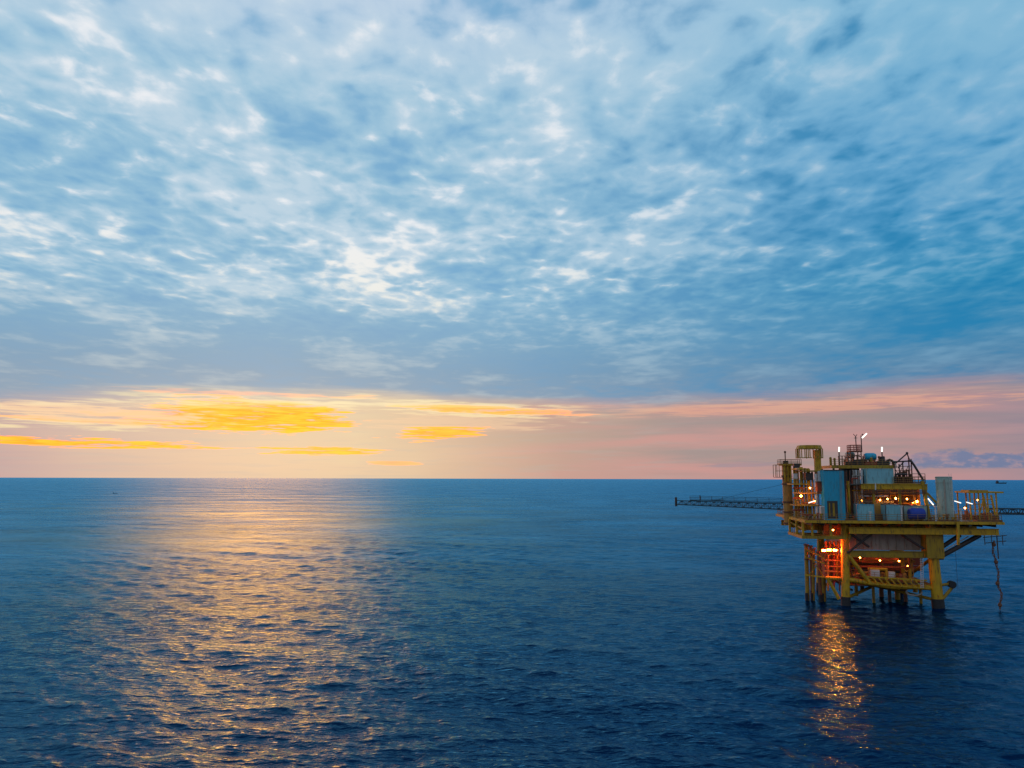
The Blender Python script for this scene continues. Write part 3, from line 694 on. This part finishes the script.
pt = thing('pipe_tower', 'cluster of yellow vertical pipes with orange platforms left of the teal cabin', 'pipe tower', at(806, 519, 9))
for i, (px, pyt, r, mt) in enumerate(((794, 468, .22, 'yellow'), (797, 470, .3, 'orange'), (801, 467, .3, 'yellow'), (804.5, 468, .2, 'olive'), (808, 469, .34, 'yellow'), (812, 472, .2, 'orange'), (815.5, 474, .26, 'white'))):
    a = at(px, pyt, 9 - i * .7); MB().tube(a, (a[0], a[1], Zd), r, n=12).build('pipe', mt, pt, True)
for py, x0_, x1_, mt in ((469, 794, 806, 'yellow'), (471, 799, 817, 'olive'), (484, 790, 806, 'yellow'), (493, 796, 822, 'orange'), (505, 793, 818, 'olive')):
    b = MB(); z = at(800, py, 7)[2]; b.box(at(x0_, py, 7)[0], at(x1_, py, 7)[0], 4.5, 9.5, z - .12, z + .1); b.build('platform', mt, pt)
for py, x0_, x1_ in ((484, 790, 806), (493, 796, 822), (505, 793, 818)):
    MB().rails([at(x0_, py, 4.6), at(x1_, py, 4.6)], 1.0, step=1.2).build('handrail', 'rail', pt)
MB().pbox(793.5, 797.5, 473.5, 479, 6, 7.2).build('gauge_box', 'white', pt)
MB().pbox(806, 813, 473, 480, 5, 7).build('pump', 'dark', pt)
b = MB(); b.pbox(794, 800, 463.5, 468, 8, 9); b.build('valve_head', 'dark', pt)
b = MB()
for py in (488, 498, 510): b.path([at(793, py, 5.5), at(803, py, 5.5), at(803, py + 5, 5.5), at(815, py + 5, 5.5)], .16)
b.build('cross_pipe', 'red', pt, True)
rb = thing('red_cabinet', 'dark red cabinet beside the left edge of the teal cabin', 'cabinet', at(820, 492, 3.5))
MB().pbox(817.5, 823.8, 482.5, 491.5, 3.5, 5).build('body', 'red', rb)
MB().pbox(817, 824.2, 481.5, 482.4, 3.3, 5.1).build('lid', 'rust', rb)
b = MB(); a = at(818.5, 491.5, 3.7); b.bar(a, (a[0], a[1], Zd), .14); a = at(822.8, 491.5, 3.7); b.bar(a, (a[0], a[1], Zd), .14); b.build('leg', 'rust', rb)
wp = thing('white_cabinet', 'white upright cabinet above the dark red one beside the teal cabin', 'cabinet', at(821, 482, 4.5))
MB().pbox(818.5, 824.2, 471, 481.3, 4.2, 5.4).build('body', 'white', wp)
b = MB(); b.pbox(820, 822.8, 474, 477, 4.14, 4.19); b.build('panel', 'grey', wp)
wc = thing('white_locker', 'tall white locker at the foot of the pipe cluster', 'locker', (at(823, 519, 2)[0], 2, Zd))
a = at(820.5, 506, 2); c = at(824.4, 506, 2); MB().box(a[0], c[0], 2, 3, Zd, a[2]).build('body', 'white', wc)
b = MB(); b.box(a[0] + .1, c[0] - .1, 1.96, 1.995, Zd + .3, a[2] - .15); b.build('door', 'grey', wc)

lk = thing('lookout', 'yellow lookout cage on a single stout post above the left end', 'lookout', at(817, 490, 7))
a = at(817, 450, 7.5); q = at(817, 492, 7.5); MB().bar((a[0], 7.5, q[2]), (a[0], 7.5, a[2]), 1.0).build('post', 'yellow', lk)
zt = at(811, 445, 6)[2]; zb_ = at(811, 458, 6)[2]; zu = at(811, 448.5, 6)[2]
la, lb = at(799.5, 450, 6)[0], at(823.8, 450, 6)[0]
oct_ = [(la, 6.9), (la + .9, 6), (lb - .9, 6), (lb, 6.9), (lb, 9), (lb - .9, 10), (la + .9, 10), (la, 9)]
b = MB(); vs = [(x, v, zu) for x, v in oct_] + [(x + (-.25 if x > (la + lb) / 2 else .25), v, zt) for x, v in oct_]
b._add(vs, [tuple(range(8))[::-1], tuple(range(8, 16))] + [(i, (i + 1) % 8, 8 + (i + 1) % 8, 8 + i) for i in range(8)]); b.build('roof', 'yellow', lk)
b = MB()
for i in range(8):
    (xa_, va_), (xb_, vb_) = oct_[i], oct_[(i + 1) % 8]
    if i == 1: rng_ = [0, .12, .25, .37, .88]
    else: rng_ = [0, .5]
    for k in rng_:
        x = xa_ + (xb_ - xa_) * k; v = va_ + (vb_ - va_) * k; b.bar((x, v, zb_), (x, v, zu), .14)
b.build('cage_post', 'olive', lk)
b = MB()
zz = zb_ + .06
b.bar((la, 6.9, zz), (la + .9, 6, zz), .14); b.bar((la + .9, 6, zz), (at(812, 458, 6)[0], 6, zz), .14); b.bar((lb, 6.9, zz), (lb, 9, zz), .14); b.bar((lb, 9, zz), (lb - .9, 10, zz), .14); b.bar((la, 6.9, zz), (la, 9, zz), .14); b.bar((lb - .9, 6, zz), (lb, 6.9, zz), .14)
b.build('cage_rail', 'olive', lk)

# ------------------------------------------------------------------ on the module roof
an = thing('antenna_tower', 'railed lattice tower with two thin masts, the highest thing on the roof', 'antenna tower', at(856, 466, 10))
ta = at(850.5, 452, 10); tb = at(861, 452, 10); za2 = ta[2]
b = MB()
for x in (ta[0], tb[0]):
    for v in (10, 12): b.bar((x, v, Zr), (x, v, za2), .16)
for z_ in (Zr + .8, Zr + 1.6): b.bar((ta[0], 10, z_), (tb[0], 10, z_ + .5), .1); b.bar((ta[0], 10, z_ + .5), (tb[0], 10, z_), .1); b.bar((ta[0], 12, z_), (tb[0], 12, z_ + .5), .1); b.bar((ta[0], 10, z_), (ta[0], 12, z_ + .5), .1); b.bar((tb[0], 10, z_), (tb[0], 12, z_ + .5), .1)
b.build('frame', 'rust', an)
MB().box(ta[0] - .2, tb[0] + .2, 9.9, 12.1, za2, za2 + .12).build('platform', 'rust', an)
MB().rails([(ta[0], 10, za2 + .12), (tb[0], 10, za2 + .12), (tb[0], 12, za2 + .12), (ta[0], 12, za2 + .12), (ta[0], 10, za2 + .12)], 1.15, .05, .7).build('handrail', 'red', an)
b = MB(); p = at(855.6, 436.5, 10.5); b.tube((p[0], 10.5, za2), p, .09, n=6); b.tube(p, at(853.3, 434, 10.5), .06, n=5); b.tube(p, at(857, 434.4, 10.5), .06, n=5); b.tube(at(854, 438, 10.5), at(857.2, 438, 10.5), .05, n=5); b.build('mast', 'dark', an)
b = MB(); p = at(861, 435.5, 10.5); b.tube((p[0], 10.5, za2), p, .09, n=6); b.ball(at(862.5, 434.6, 10.5), .16); b.build('mast', 'dark', an)
def drum(name, label, px0, px1, py0, py1, v, mat):
    a = at(px0, py1, v); c = at(px1, py0, v); r = (c[2] - a[2]) / 2
    o = thing(name, label, 'vessel', ((a[0] + c[0]) / 2, v, a[2]))
    z = (a[2] + c[2]) / 2; b = MB(); d = min(.3, (c[0] - a[0]) * .15)
    b.tube((a[0], v, z), (a[0] + d, v, z), r * .75, r, n=20, cap=False); b.tube((a[0] + d, v, z), (c[0] - d, v, z), r, n=20, cap=False); b.tube((c[0] - d, v, z), (c[0], v, z), r, r * .75, n=20, cap=False)
    b.tube((a[0] - .02, v, z), (a[0], v, z), r * .75, n=20); b.tube((c[0], v, z), (c[0] + .02, v, z), r * .75, n=20)
    b.build('shell', mat, o, True)
    b = MB()
    for x in (a[0] + d, c[0] - d): b.box(x - .1, x + .1, v - .5, v + .5, Zr, a[2] + .15)
    b.build('saddle', 'dark', o)
drum('pressure_vessel', 'small pale green vessel on the roof left of the lattice tower', 845.8, 854, 452, 458.5, 12.8, 'green')
drum('pressure_vessel', 'blue teal vessel lying on the roof right of the lattice tower', 864.5, 875.5, 453, 460.5, 11, 'teal')
mk = thing('compressor', 'dark machinery block clustered on the roof below the lattice tower', 'machinery', at(858, 466, 9))
b = MB(); b.pbox(853, 865, 459.5, 467, 9.3, 10.0); b.pbox(846, 853, 462, 467, 8.8, 10.3); b.build('body', 'dark', mk)
b = MB()
for px, py in ((848, 456), (851, 458), (857, 455), (863, 456), (866, 460), (870, 462)): a = at(px, py, 8.7); b.tube(a, (a[0], a[1], Zr), .12)
b.build('pipe', 'rust', mk, True)
b = MB(); b.pbox(865.5, 877, 461.5, 467, 8.6, 9.4); b.build('valve_block', 'red', mk)
es = thing('exhaust_stack', 'short thick dark exhaust stack carrying a white lamp on the roof', 'stack', at(882, 467, 9.5))
a = at(882, 456.5, 9.5); b = MB(); b.tube((a[0], 9.5, Zr), (a[0], 9.5, a[2]), .6, .42, n=14); b.build('stack', 'dark', es, True)
b = MB(); b.pbox(878, 889, 461, 467.5, 8.6, 9.3); b.build('base', 'dark', es)
for k in range(3):
    x0_ = 886 + k * 1.5; hh = 459.5 + k * .6
    pts = [at(x0_, 466, 8.7)] + [at(x0_ + 7 * (1 - math.cos(g)) / 2, hh + 5 - 5 * math.sin(g), 8.7) for g in np.linspace(.1, math.pi - .1, 7)] + [at(x0_ + 7, 468, 8.7)]
    MB().path(pts, .1 if k else .16, 6).build('arched_pipe', ['dark', 'rust', 'green'][k], es, True)
st = thing('roof_frame', 'reddish railed frame at the left end of the module roof', 'frame', at(840, 467, 8.5))
b = MB()
for px in (838.5, 842, 845): a = at(px, 456, 8.5); b.bar((a[0], 8.5, Zr), a, .14)
for py in (456, 459, 462): b.bar(at(838.5, py, 8.5), at(845, py, 8.5), .1)
b.build('frame', 'rust', st)

# pipe gantry (right of the upper floor)
ga = thing('pipe_gantry', 'dark spidery gantry of masts and a bent pipe above the module', 'gantry', at(907, 483, 6.5))
vg = 7.0
b = MB()
for px, py in ((895, 468), (899, 464), (902.5, 461), (908.5, 458), (911, 459)): a = at(px, py, vg); b.bar((a[0], vg, Zm), a, .17)
b.build('mast', 'dark', ga)
b = MB(); b.tube(at(896, 463, vg), at(907, 453.5, vg), .12, n=6); b.tube(at(893, 461.8, vg), at(911, 461, vg), .14, n=6); b.tube(at(907, 453.5, vg), at(910, 461, vg), .1, n=6); b.tube(at(898, 468, vg), at(904, 461.5, vg), .1, n=6); b.ball(at(907, 453.2, vg), .24); b.build('boom', 'dark', ga)
MB().path([at(908, 460.5, vg - .3), at(911, 461, vg - .3), at(914, 465, vg - .3), at(923.5, 480.5, vg - .3)], .2).build('bent_pipe', 'dark', ga, True)
b = MB()
for py in (466, 470, 474): b.bar(at(895, py + 1, vg), at(911.5, py, vg), .1)
for (a_, c_) in (((895, 482), (902, 468)), ((902, 482), (908, 466)), ((896, 470), (902, 482)), ((903, 470), (910, 482))): b.bar(at(*a_, vg), at(*c_, vg), .09)
b.build('cross_brace', 'rust', ga)
b = MB(); b.pbox(895, 913, 476.5, 483.4, 7.4, 9); b.build('winch_house', 'dark', ga)
b = MB()
for k in range(8): a = at(896 + k * 2.1, 470 + random.random() * 6, vg - .2); b.tube((a[0], a[1], Zm), a, .12); b.ball(a, .2, 6)
b.build('valve_stem', 'rust', ga, True)
for q in (1, ): MB().rails([at(912, 483, 6), at(925.5, 483, 6)], 1.6, .045, 1.0).build('handrail', 'rust', ga)

# ------------------------------------------------------------------ booms and bridge
def truss(o, A, B, w0, w1, bays, mat, rch=.12, rl=.06):
    A = Vector(A); B = Vector(B); d = (B - A).normalized(); s = d.cross(Vector((0, 0, 1))).normalized(); u = Vector((0, 0, 1))
    cor = lambda k, i, j: A + (B - A) * k + s * (i * (w0 + (w1 - w0) * k) / 2) + u * (j * (w0 + (w1 - w0) * k) / 2)
    for i, j in ((-1, -1), (1, -1), (-1, 1), (1, 1)): MB().tube(cor(0, i, j), cor(1, i, j), rch, n=8).build('chord', mat, o)
    b = MB()
    for k in range(bays):
        k0, k1 = k / bays, (k + 1) / bays
        for (i, j), (p, q) in (((-1, -1), (-1, 1)), ((1, -1), (1, 1)), ((-1, -1), (1, -1)), ((-1, 1), (1, 1))):
            a_, c_ = ((i, j), (p, q)) if k % 2 == 0 else ((p, q), (i, j))
            b.tube(cor(k0, *a_), cor(k1, *c_), rl, n=5); b.tube(cor(k0, i, j), cor(k0, p, q), rl, n=5)
    b.build('lattice', mat, o)
fb = thing('flare_boom', 'long dark lattice boom reaching out left over the sea from the platform', 'boom', at(790, 506, 20))
truss(fb, at(806, 507.5, 19), at(678, 502.5, 30), 1.15, .8, 30, 'hull', .085, .055)
b = MB(); b.tube(at(712, 501, 26.5), at(784, 484, 20), .028, n=5); b.tube(at(690, 500.5, 28.5), at(725, 500, 26), .05, n=5); b.build('stay_cable', 'hull', fb)
b = MB(); p = at(677.5, 502.5, 30); b.tube((p[0] - .3, 30, p[2] - .8), (p[0] - .3, 30, p[2] + 1.1), .25, n=10); b.tube((p[0] + 4.6, 29.3, p[2]), (p[0] + 4.6, 29.3, p[2] + 1.6), .1, n=6); b.build('burner_tip', 'dark', fb)
b = MB(); b.rails([at(806, 503.7, 18.6), at(690, 500.3, 28.6)], .9, .04, 2.4); b.build('handrail', 'hull', fb)
br = thing('access_bridge', 'dark lattice bridge leaving the platform to the right', 'bridge', at(1000, 512, 20))
truss(br, at(985, 511, 20), at(1180, 513.5, 20), 1.0, 1.0, 34, 'hull', .12, .07)
MB().box(at(990, 512, 20)[0], at(1180, 512, 20)[0], 19.6, 20.4, at(1000, 513.2, 20)[2], at(1000, 512.6, 20)[2]).build('walkway', 'dark', br)

# hanging chain
hc = thing('hanging_chain', 'rusty knotted mooring chain dangling from the right end of the deck', 'chain', at(999, 608, 2))
pts = [(994, 541), (993, 546), (993, 553), (995.5, 559), (996.5, 566), (998.5, 572), (998, 581), (998.5, 587), (1001.5, 593), (1001.5, 598), (1000, 603), (1000, 609)]
P3 = [Vector(at(px, py, 2)) for px, py in pts]
b = MB(); flip = 0
for a_, c_ in zip(P3, P3[1:]):
    L = (c_ - a_).length; k = max(1, round(L / .42))
    for i in range(k):
        p, q = a_ + (c_ - a_) * (i / k - .12 / k), a_ + (c_ - a_) * ((i + 1.12) / k)
        sd_ = Vector((.13, 0, 0)) if flip else Vector((0, .13, 0)); flip ^= 1
        b.tube(p + sd_, q + sd_, .06, n=6); b.tube(p - sd_, q - sd_, .06, n=6); b.tube(p - sd_, p + sd_, .06, n=6); b.tube(q - sd_, q + sd_, .06, n=6)
b.build('links', 'rust', hc)
for px, py in ((994, 544.5), (996, 562), (997.5, 583.5), (1000, 605)):
    a = at(px, py, 2); MB().lathe((a[0], 2, a[2] - .35), [(.12, 0), (.3, .2), (.3, .5), (.12, .7)], 12).build('weight', 'rust', hc, True)
# tyre-like hoop under the right bay
hp = MB(); a = at(914, 592, 5); rr = 1.25; pts = [(a[0] + rr * math.cos(g), 5.0, a[2] + .55 * math.sin(g)) for g in np.linspace(math.pi * .85, math.pi * 2.05, 14)]
hp.path(pts, .14, 8); ho = thing('mooring_hawser', 'pale rope loop sagging under the platform beside the right leg', 'rope', at(914, 596, 5)); hp.build('rope', 'white', ho, True)
b = MB(); q = pts[0]; b.tube(q, (q[0], q[1], zr2), .05, n=6); q = pts[-1]; b.tube(q, (q[0], q[1], zr2), .05, n=6); b.build('hanger', 'dark', ho)

# ------------------------------------------------------------------ lamps
def tube_lamp(label, px0, py0, px1, py1, v, polepy=None, polepx=None, base=None, r=.075):
    a = at(px0, py0, v); c = at(px1, py1, v)
    o = thing('tube_lamp', label, 'lamp', a if base is None else base, 'white lamps')
    MB().tube(a, c, r, n=10).build('lamp_glass', 'tube', o, True)
    if polepy:
        MB().tube((a[0], v, at(px0, polepy, v)[2]), (a[0], v, a[2] - .005), .11, n=8).build('pole', 'dark', o, True)
    else:
        MB().bar((a[0], v + .2, a[2] + .05), (c[0], v + .2, c[2] + .05), .12).build('housing', 'grey', o)
tube_lamp('slanted white lamp on the higher mast of the lattice tower', 862, 438, 866.8, 433.4, 10.3, r=.12)
tube_lamp('upright white lamp on a thin pole at the left roof end', 839, 451.8, 839.2, 447, 9, 467, r=.13)
tube_lamp('upright white lamp standing on the dark exhaust stack', 881.9, 451.8, 882, 447, 9.5, 456.4, r=.13)
tube_lamp('white strip lamp just right of the tall pale green tank', 954.5, 501, 961, 503, 5)
tube_lamp('white strip lamp beside the left corner of the open shelter', 966.5, 502.2, 972.5, 504, 5)
tube_lamp('white strip lamp between the module end and the pale green tank', 928, 498.5, 933.5, 505, 4.4, r=.09)
tube_lamp('white strip lamp low on the pipe cluster beside the white locker', 808.5, 503, 815, 500.8, 3)
for i, (px, pyt) in enumerate(((870, 512.5), (901.2, 506.5), (935.2, 507), (960.6, 509.5))):
    a = at(px, pyt, .35)
    o = thing('deck_post', ['short white post at the front rail before the small teal box', 'white post at the front rail left of the blue tank', 'white post at the front rail left of the pale green tank', 'white post at the front rail right of the pale green tank'][i], 'post', (a[0], .35, Zd), 'white posts along the front rail')
    MB().tube((a[0], .35, Zd), a, .13, n=10).build('pole', 'white', o, True)
    MB().box(a[0] - .22, a[0] + .22, .13, .57, a[2], a[2] + .14).build('cap', 'white', o); MB().box(a[0] - .25, a[0] + .25, .16, .6, Zd + .003, Zd + .12).build('foot', 'white', o)
def sodium(label, px, py, v, big=True, r=None):
    a = at(px, py, v); o = thing('sodium_lamp', label, 'lamp', a, 'orange lamps on the platform')
    r = r or (.17 if big else .13)
    MB().ball(a, r, 10).build('bulb', 'sodium' if big else 'sodium_dim', o, True)
    MB().lathe((a[0], a[1], a[2] + r * .9), [(r * 1.3, 0), (r * 1.1, .12), (.05, .2)], 12).build('shade', 'dark', o, True)
SL = [('bright orange lamp on the outer end of the pipe cluster', 801, 496, 3.6, 1), ('orange lamp low in the middle of the pipe cluster', 815, 501, 5, 0), ('small orange lamp high in the pipe cluster', 810, 488, 3.9, 0),
      ('orange lamp deep in the module just right of the white risers', 861, 500, 7, 0), ('orange lamp hanging in the module above the orange cabinet', 880, 500, 4.9, 0),
      ('bright orange lamp in the module left of its centre', 887.5, 499, 5.4, 0), ('brightest orange lamp in the middle of the module', 896, 498.5, 5.4, 1),
      ('orange lamp in the module right of its centre', 907, 499, 5.4, 0), ('large orange lamp near the right end of the module', 917, 501.5, 5.3, 1), ('orange lamp at the raking end frame of the module', 913, 503, 7, 0),
      ('orange lamp under the shelter roof', 978, 500, 9, 0), ('orange lamp behind the valves left of the shelter', 965, 508, 7, 0),
      ('small orange lamp hanging under the grey hull', 860, 557.5, 4.2, 0),
      ('added orange lamp low on the cellar deck behind the diagonal brace', 872, 570, 8, 0), ('added orange lamp at the right end of the cellar deck', 908, 566, 9, 0), ('orange lamp over the sub deck left of the leg', 833, 530, 5, 0), ('added orange lamp tucked under the cellar girder above the left white junction box', 880, 560.5, 3.9, 0), ('added orange lamp tucked under the cellar girder above the right white junction box', 899, 561, 3.9, 0)]  # cellar deck and cellar girder lamps are added to brighten the pipework
for l, px, py, v, bg in SL: sodium(l, px, py, v, bool(bg))

for lab, px, py in (('orange floodlight under the deck edge, outermost of three in a row', 824, 550.5), ('orange floodlight under the deck edge, middle of three in a row', 829, 550), ('orange floodlight nearest the left leg, of three in a row', 835, 550.2)):
    a = at(px, py, 4.4); o = thing('floodlight', lab, 'lamp', a, 'floodlights beside the left leg')
    MB().box(a[0] - .42, a[0] + .42, a[1], a[1] + .3, a[2] - .3, a[2] + .3).build('housing', 'dark', o)
    MB().box(a[0] - .3, a[0] + .3, a[1] - .03, a[1] - .004, a[2] - .12, a[2] + .12).build('lens', 'flood', o)
    MB().bar((a[0], a[1] + .2, a[2] + .3), (a[0], a[1] + 1.2, a[2] + .9), .08).build('bracket', 'dark', o)
# ------------------------------------------------------------------ far things on the sea
def ship(label, px, L, dist, mat='hull', name='ship', cat='ship', heading=0.1):
    d = ray(px, 480); p = CAMP + d * (dist / d.y); p.z = 0
    o = bpy.data.objects.new(name, None); COL.objects.link(o); o.location = p; o['label'] = label; o['category'] = cat; o['_base'] = tuple(p)
    def local(vs, fs, nm, mt):
        me = bpy.data.meshes.new(nm); ch, sh_ = math.cos(heading), math.sin(heading)
        me.from_pydata([(x * ch - y * sh_, x * sh_ + y * ch, z) for x, y, z in vs], [], fs); me.materials.append(M[mt]); q = bpy.data.objects.new(nm, me); COL.objects.link(q); q.parent = o
    k = L / 100
    B_, D_ = 8 * k, 9 * k
    hv = [(-50 * k, -B_, D_), (40 * k, -B_, D_), (52 * k, 0, D_ * 1.3), (40 * k, B_, D_), (-50 * k, B_, D_), (-47 * k, -B_ * .8, -1), (38 * k, -B_ * .8, -1), (46 * k, 0, -1), (38 * k, B_ * .8, -1), (-47 * k, B_ * .8, -1)]
    local(hv, [(0, 1, 2, 3, 4), (0, 5, 6, 1), (1, 6, 7, 2), (2, 7, 8, 3), (3, 8, 9, 4), (4, 9, 5, 0)], 'hull', mat)
    def bx(x0, x1, y0, y1, z0, z1, nm, mt):
        vs = [(x, y, z) for z in (z0, z1) for y in (y0, y1) for x in (x0, x1)]
        local(vs, [(0, 2, 3, 1), (4, 5, 7, 6), (0, 1, 5, 4), (2, 6, 7, 3), (0, 4, 6, 2), (1, 3, 7, 5)], nm, mt)
    bx(-45 * k, -28 * k, -B_ * .8, B_ * .8, D_, D_ + 13 * k, 'wheelhouse', mat); bx(-40 * k, -34 * k, -2 * k, 2 * k, D_ + 13 * k, D_ + 19 * k, 'funnel', mat); bx(20 * k, 21 * k, -.5 * k, .5 * k, D_, D_ + 14 * k, 'mast', mat)
ship('tiny dark ship on the horizon above the right end of the platform', 1001, 62, 4200)
ship('speck of a dark boat far out on the left side of the sea', 116, 5.5, 1050, name='boat', cat='boat', heading=.5)
ship('speck of a dark boat far out below the orange cloud gap', 369, 4.5, 1280, name='boat', cat='boat', heading=1.0)

# ------------------------------------------------------------------ sea
def sea():
    rs = [20.0]; 
    while rs[-1] < 70000:
        r = rs[-1]; rs.append(r + max(.09, min(r * r / (H * F * 2.6), r * .18)))
    rs = np.array(rs)
    azs = np.concatenate([np.radians(np.arange(-180, -44, 2.0)), np.radians(np.arange(-44, 46, .075)), np.radians(np.arange(46, 180, 2.0))])
    nr, na = len(rs), len(azs)
    rr, aa = np.meshgrid(rs, azs, indexing='ij')
    x = (rr * np.sin(aa)); y = (rr * np.cos(aa)); z = np.zeros_like(x)
    drr = np.gradient(rs)[:, None] * np.ones_like(aa); cell = np.maximum(drr, rr * .0015)
    ncomp = 90; lam = np.geomspace(.55, 30, ncomp)
    dx = np.zeros_like(x); dy = np.zeros_like(x)
    for L in lam:
        ang = R(-118) + rng.normal(0, .55) if L < 8 else R(-125) + rng.normal(0, .35)
        k = 2 * np.pi / L; ph = rng.uniform(0, 2 * np.pi)
        slope = .026 * (1.0 if L < 5 else (4 / L) ** .8 * 1.1)
        A = slope / k
        att = np.clip((L / (2.3 * cell) - .6) / .8, 0, 1)
        q = k * (x * math.cos(ang) + y * math.sin(ang)) + ph
        z += att * A * np.cos(q); 
        s_ = att * A * .8 * np.sin(q); dx -= s_ * math.cos(ang); dy -= s_ * math.sin(ang)
    # patches of calmer and rougher water
    patch = .85 + .4 * np.sin(x / 37 + 1.3 * np.sin(y / 61)) * np.sin(y / 53 + 1.1 * np.sin(x / 83) + 1)
    z *= patch
    inner = rr < 30
    vs = np.stack([x + dx, y + dy, z], -1).reshape(-1, 3)
    i = np.arange(nr - 1)[:, None] * na; j = np.arange(na)[None, :]; j2 = (j + 1) % na
    q = np.stack([i + j, i + j2, i + na + j2, i + na + j], -1).reshape(-1, 4)
    c = len(vs); vs = np.vstack([vs, [[0, 0, 0]]])
    me = bpy.data.meshes.new('sea')
    tri = np.stack([np.full(na, c), (np.arange(na) + 1) % na, np.arange(na)], -1)
    nl = q.size + tri.size
    me.vertices.add(len(vs)); me.vertices.foreach_set('co', vs.astype(np.float32).ravel())
    me.loops.add(nl); me.loops.foreach_set('vertex_index', np.concatenate([q.ravel(), tri.ravel()]).astype(np.int32))
    me.polygons.add(len(q) + len(tri))
    me.polygons.foreach_set('loop_start', np.concatenate([np.arange(len(q)) * 4, q.size + np.arange(len(tri)) * 3]).astype(np.int32))
    me.polygons.foreach_set('use_smooth', np.ones(len(q) + len(tri), bool))
    me.update(calc_edges=True); me.validate()
    o = bpy.data.objects.new('sea', me); COL.objects.link(o); o['kind'] = 'structure'
    print('sea verts', len(vs), 'z rms', z[rr < 200].std())
    ma = bpy.data.materials.new('sea_water'); ma.use_nodes = True; t = T(ma.node_tree); b = ma.node_tree.nodes['Principled BSDF']
    cc = t.node('ShaderNodeTexCoord').outputs['Object']
    mp = t.node('ShaderNodeMapping'); t.put(mp.inputs[0], cc); mp.inputs['Rotation'].default_value = (0, 0, R(28)); mp.inputs['Scale'].default_value = (.42, 1, 1)
    mp2 = t.node('ShaderNodeMapping'); t.put(mp2.inputs[0], cc); mp2.inputs['Rotation'].default_value = (0, 0, R(-8)); mp2.inputs['Scale'].default_value = (.5, 1, 1)
    h1 = t.noise(mp.outputs[0], 1.5, 4, .55, .3); h2 = t.noise(mp2.outputs[0], .42, 3, .5, .2)
    h3 = t.noise(mp2.outputs[0], .11, 3, .55, .2); far = t.node('ShaderNodeVectorMath', operation='LENGTH'); t.put(far.inputs[0], cc); farw = t.smooth(far.outputs['Value'], 120, 420, 0, 2.6)
    big = t.noise(cc, .02, 3, .5)
    hh = t.mul(t.add(t.mul(h1, .42), t.mul(h2, .6), t.mul(h3, farw)), t.smooth(big, .3, .7, .7, 1.25))
    bp = t.node('ShaderNodeBump'); t.put(bp.inputs['Height'], hh); bp.inputs['Strength'].default_value = 1.0; bp.inputs['Distance'].default_value = .55
    rad = t.node('ShaderNodeVectorMath', operation='LENGTH'); t.put(rad.inputs[0], cc)
    rgh = t.add(t.smooth(rad.outputs['Value'], 50, 260, .05, .20), t.smooth(rad.outputs['Value'], 200, 1200, 0, .10))
    mp4 = t.node('ShaderNodeMapping'); t.put(mp4.inputs[0], cc); mp4.inputs['Rotation'].default_value = (0, 0, R(9)); mp4.inputs['Scale'].default_value = (.35, 1, 1)
    gust = t.add(t.mul(t.noise(mp4.outputs[0], .018, 5, .68), .6), t.mul(t.noise(mp4.outputs[0], .11, 3, .6), .4))     # wind streaks: rougher and smoother water
    rgh = t.mul(rgh, t.smooth(gust, .34, .66, .62, 1.5))
    ma.node_tree.nodes.remove(b)
    df = t.node('ShaderNodeBsdfDiffuse'); df.inputs['Color'].default_value = (.0, .012, .052, 1); t.put(df.inputs['Normal'], bp.outputs[0])
    gl = t.node('ShaderNodeBsdfGlossy'); gl.inputs['Color'].default_value = (.24, .71, 1.0, 1); t.put(gl.inputs['Roughness'], rgh); t.put(gl.inputs['Normal'], bp.outputs[0])
    fr = t.node('ShaderNodeFresnel'); fr.inputs['IOR'].default_value = 1.32; t.put(fr.inputs['Normal'], bp.outputs[0])
    ms = t.node('ShaderNodeMixShader'); t.put(ms.inputs[0], t.div(fr.outputs[0], t.add(1.0, t.mul(fr.outputs[0], .35)))); t.t.links.new(df.outputs[0], ms.inputs[1]); t.t.links.new(gl.outputs[0], ms.inputs[2])
    t.t.links.new(ms.outputs[0], ma.node_tree.nodes['Material Output'].inputs[0])
    me.materials.append(ma)
sea()

# ------------------------------------------------------------------ render settings
for o in bpy.data.objects:
    if '_base' in o: del o['_base']
sc.render.engine = 'CYCLES'
sc.view_settings.view_transform = 'Standard'; sc.view_settings.look = 'None'; sc.view_settings.gamma = 1; sc.view_settings.exposure = 0
sc.cycles.use_denoising = True; sc.cycles.max_bounces = 6; sc.cycles.diffuse_bounces = 3; sc.cycles.glossy_bounces = 3
sc.cycles.sample_clamp_indirect = 30; sc.cycles.caustics_reflective = False; sc.cycles.caustics_refractive = False
sc.render.resolution_x = 1024; sc.render.resolution_y = 768
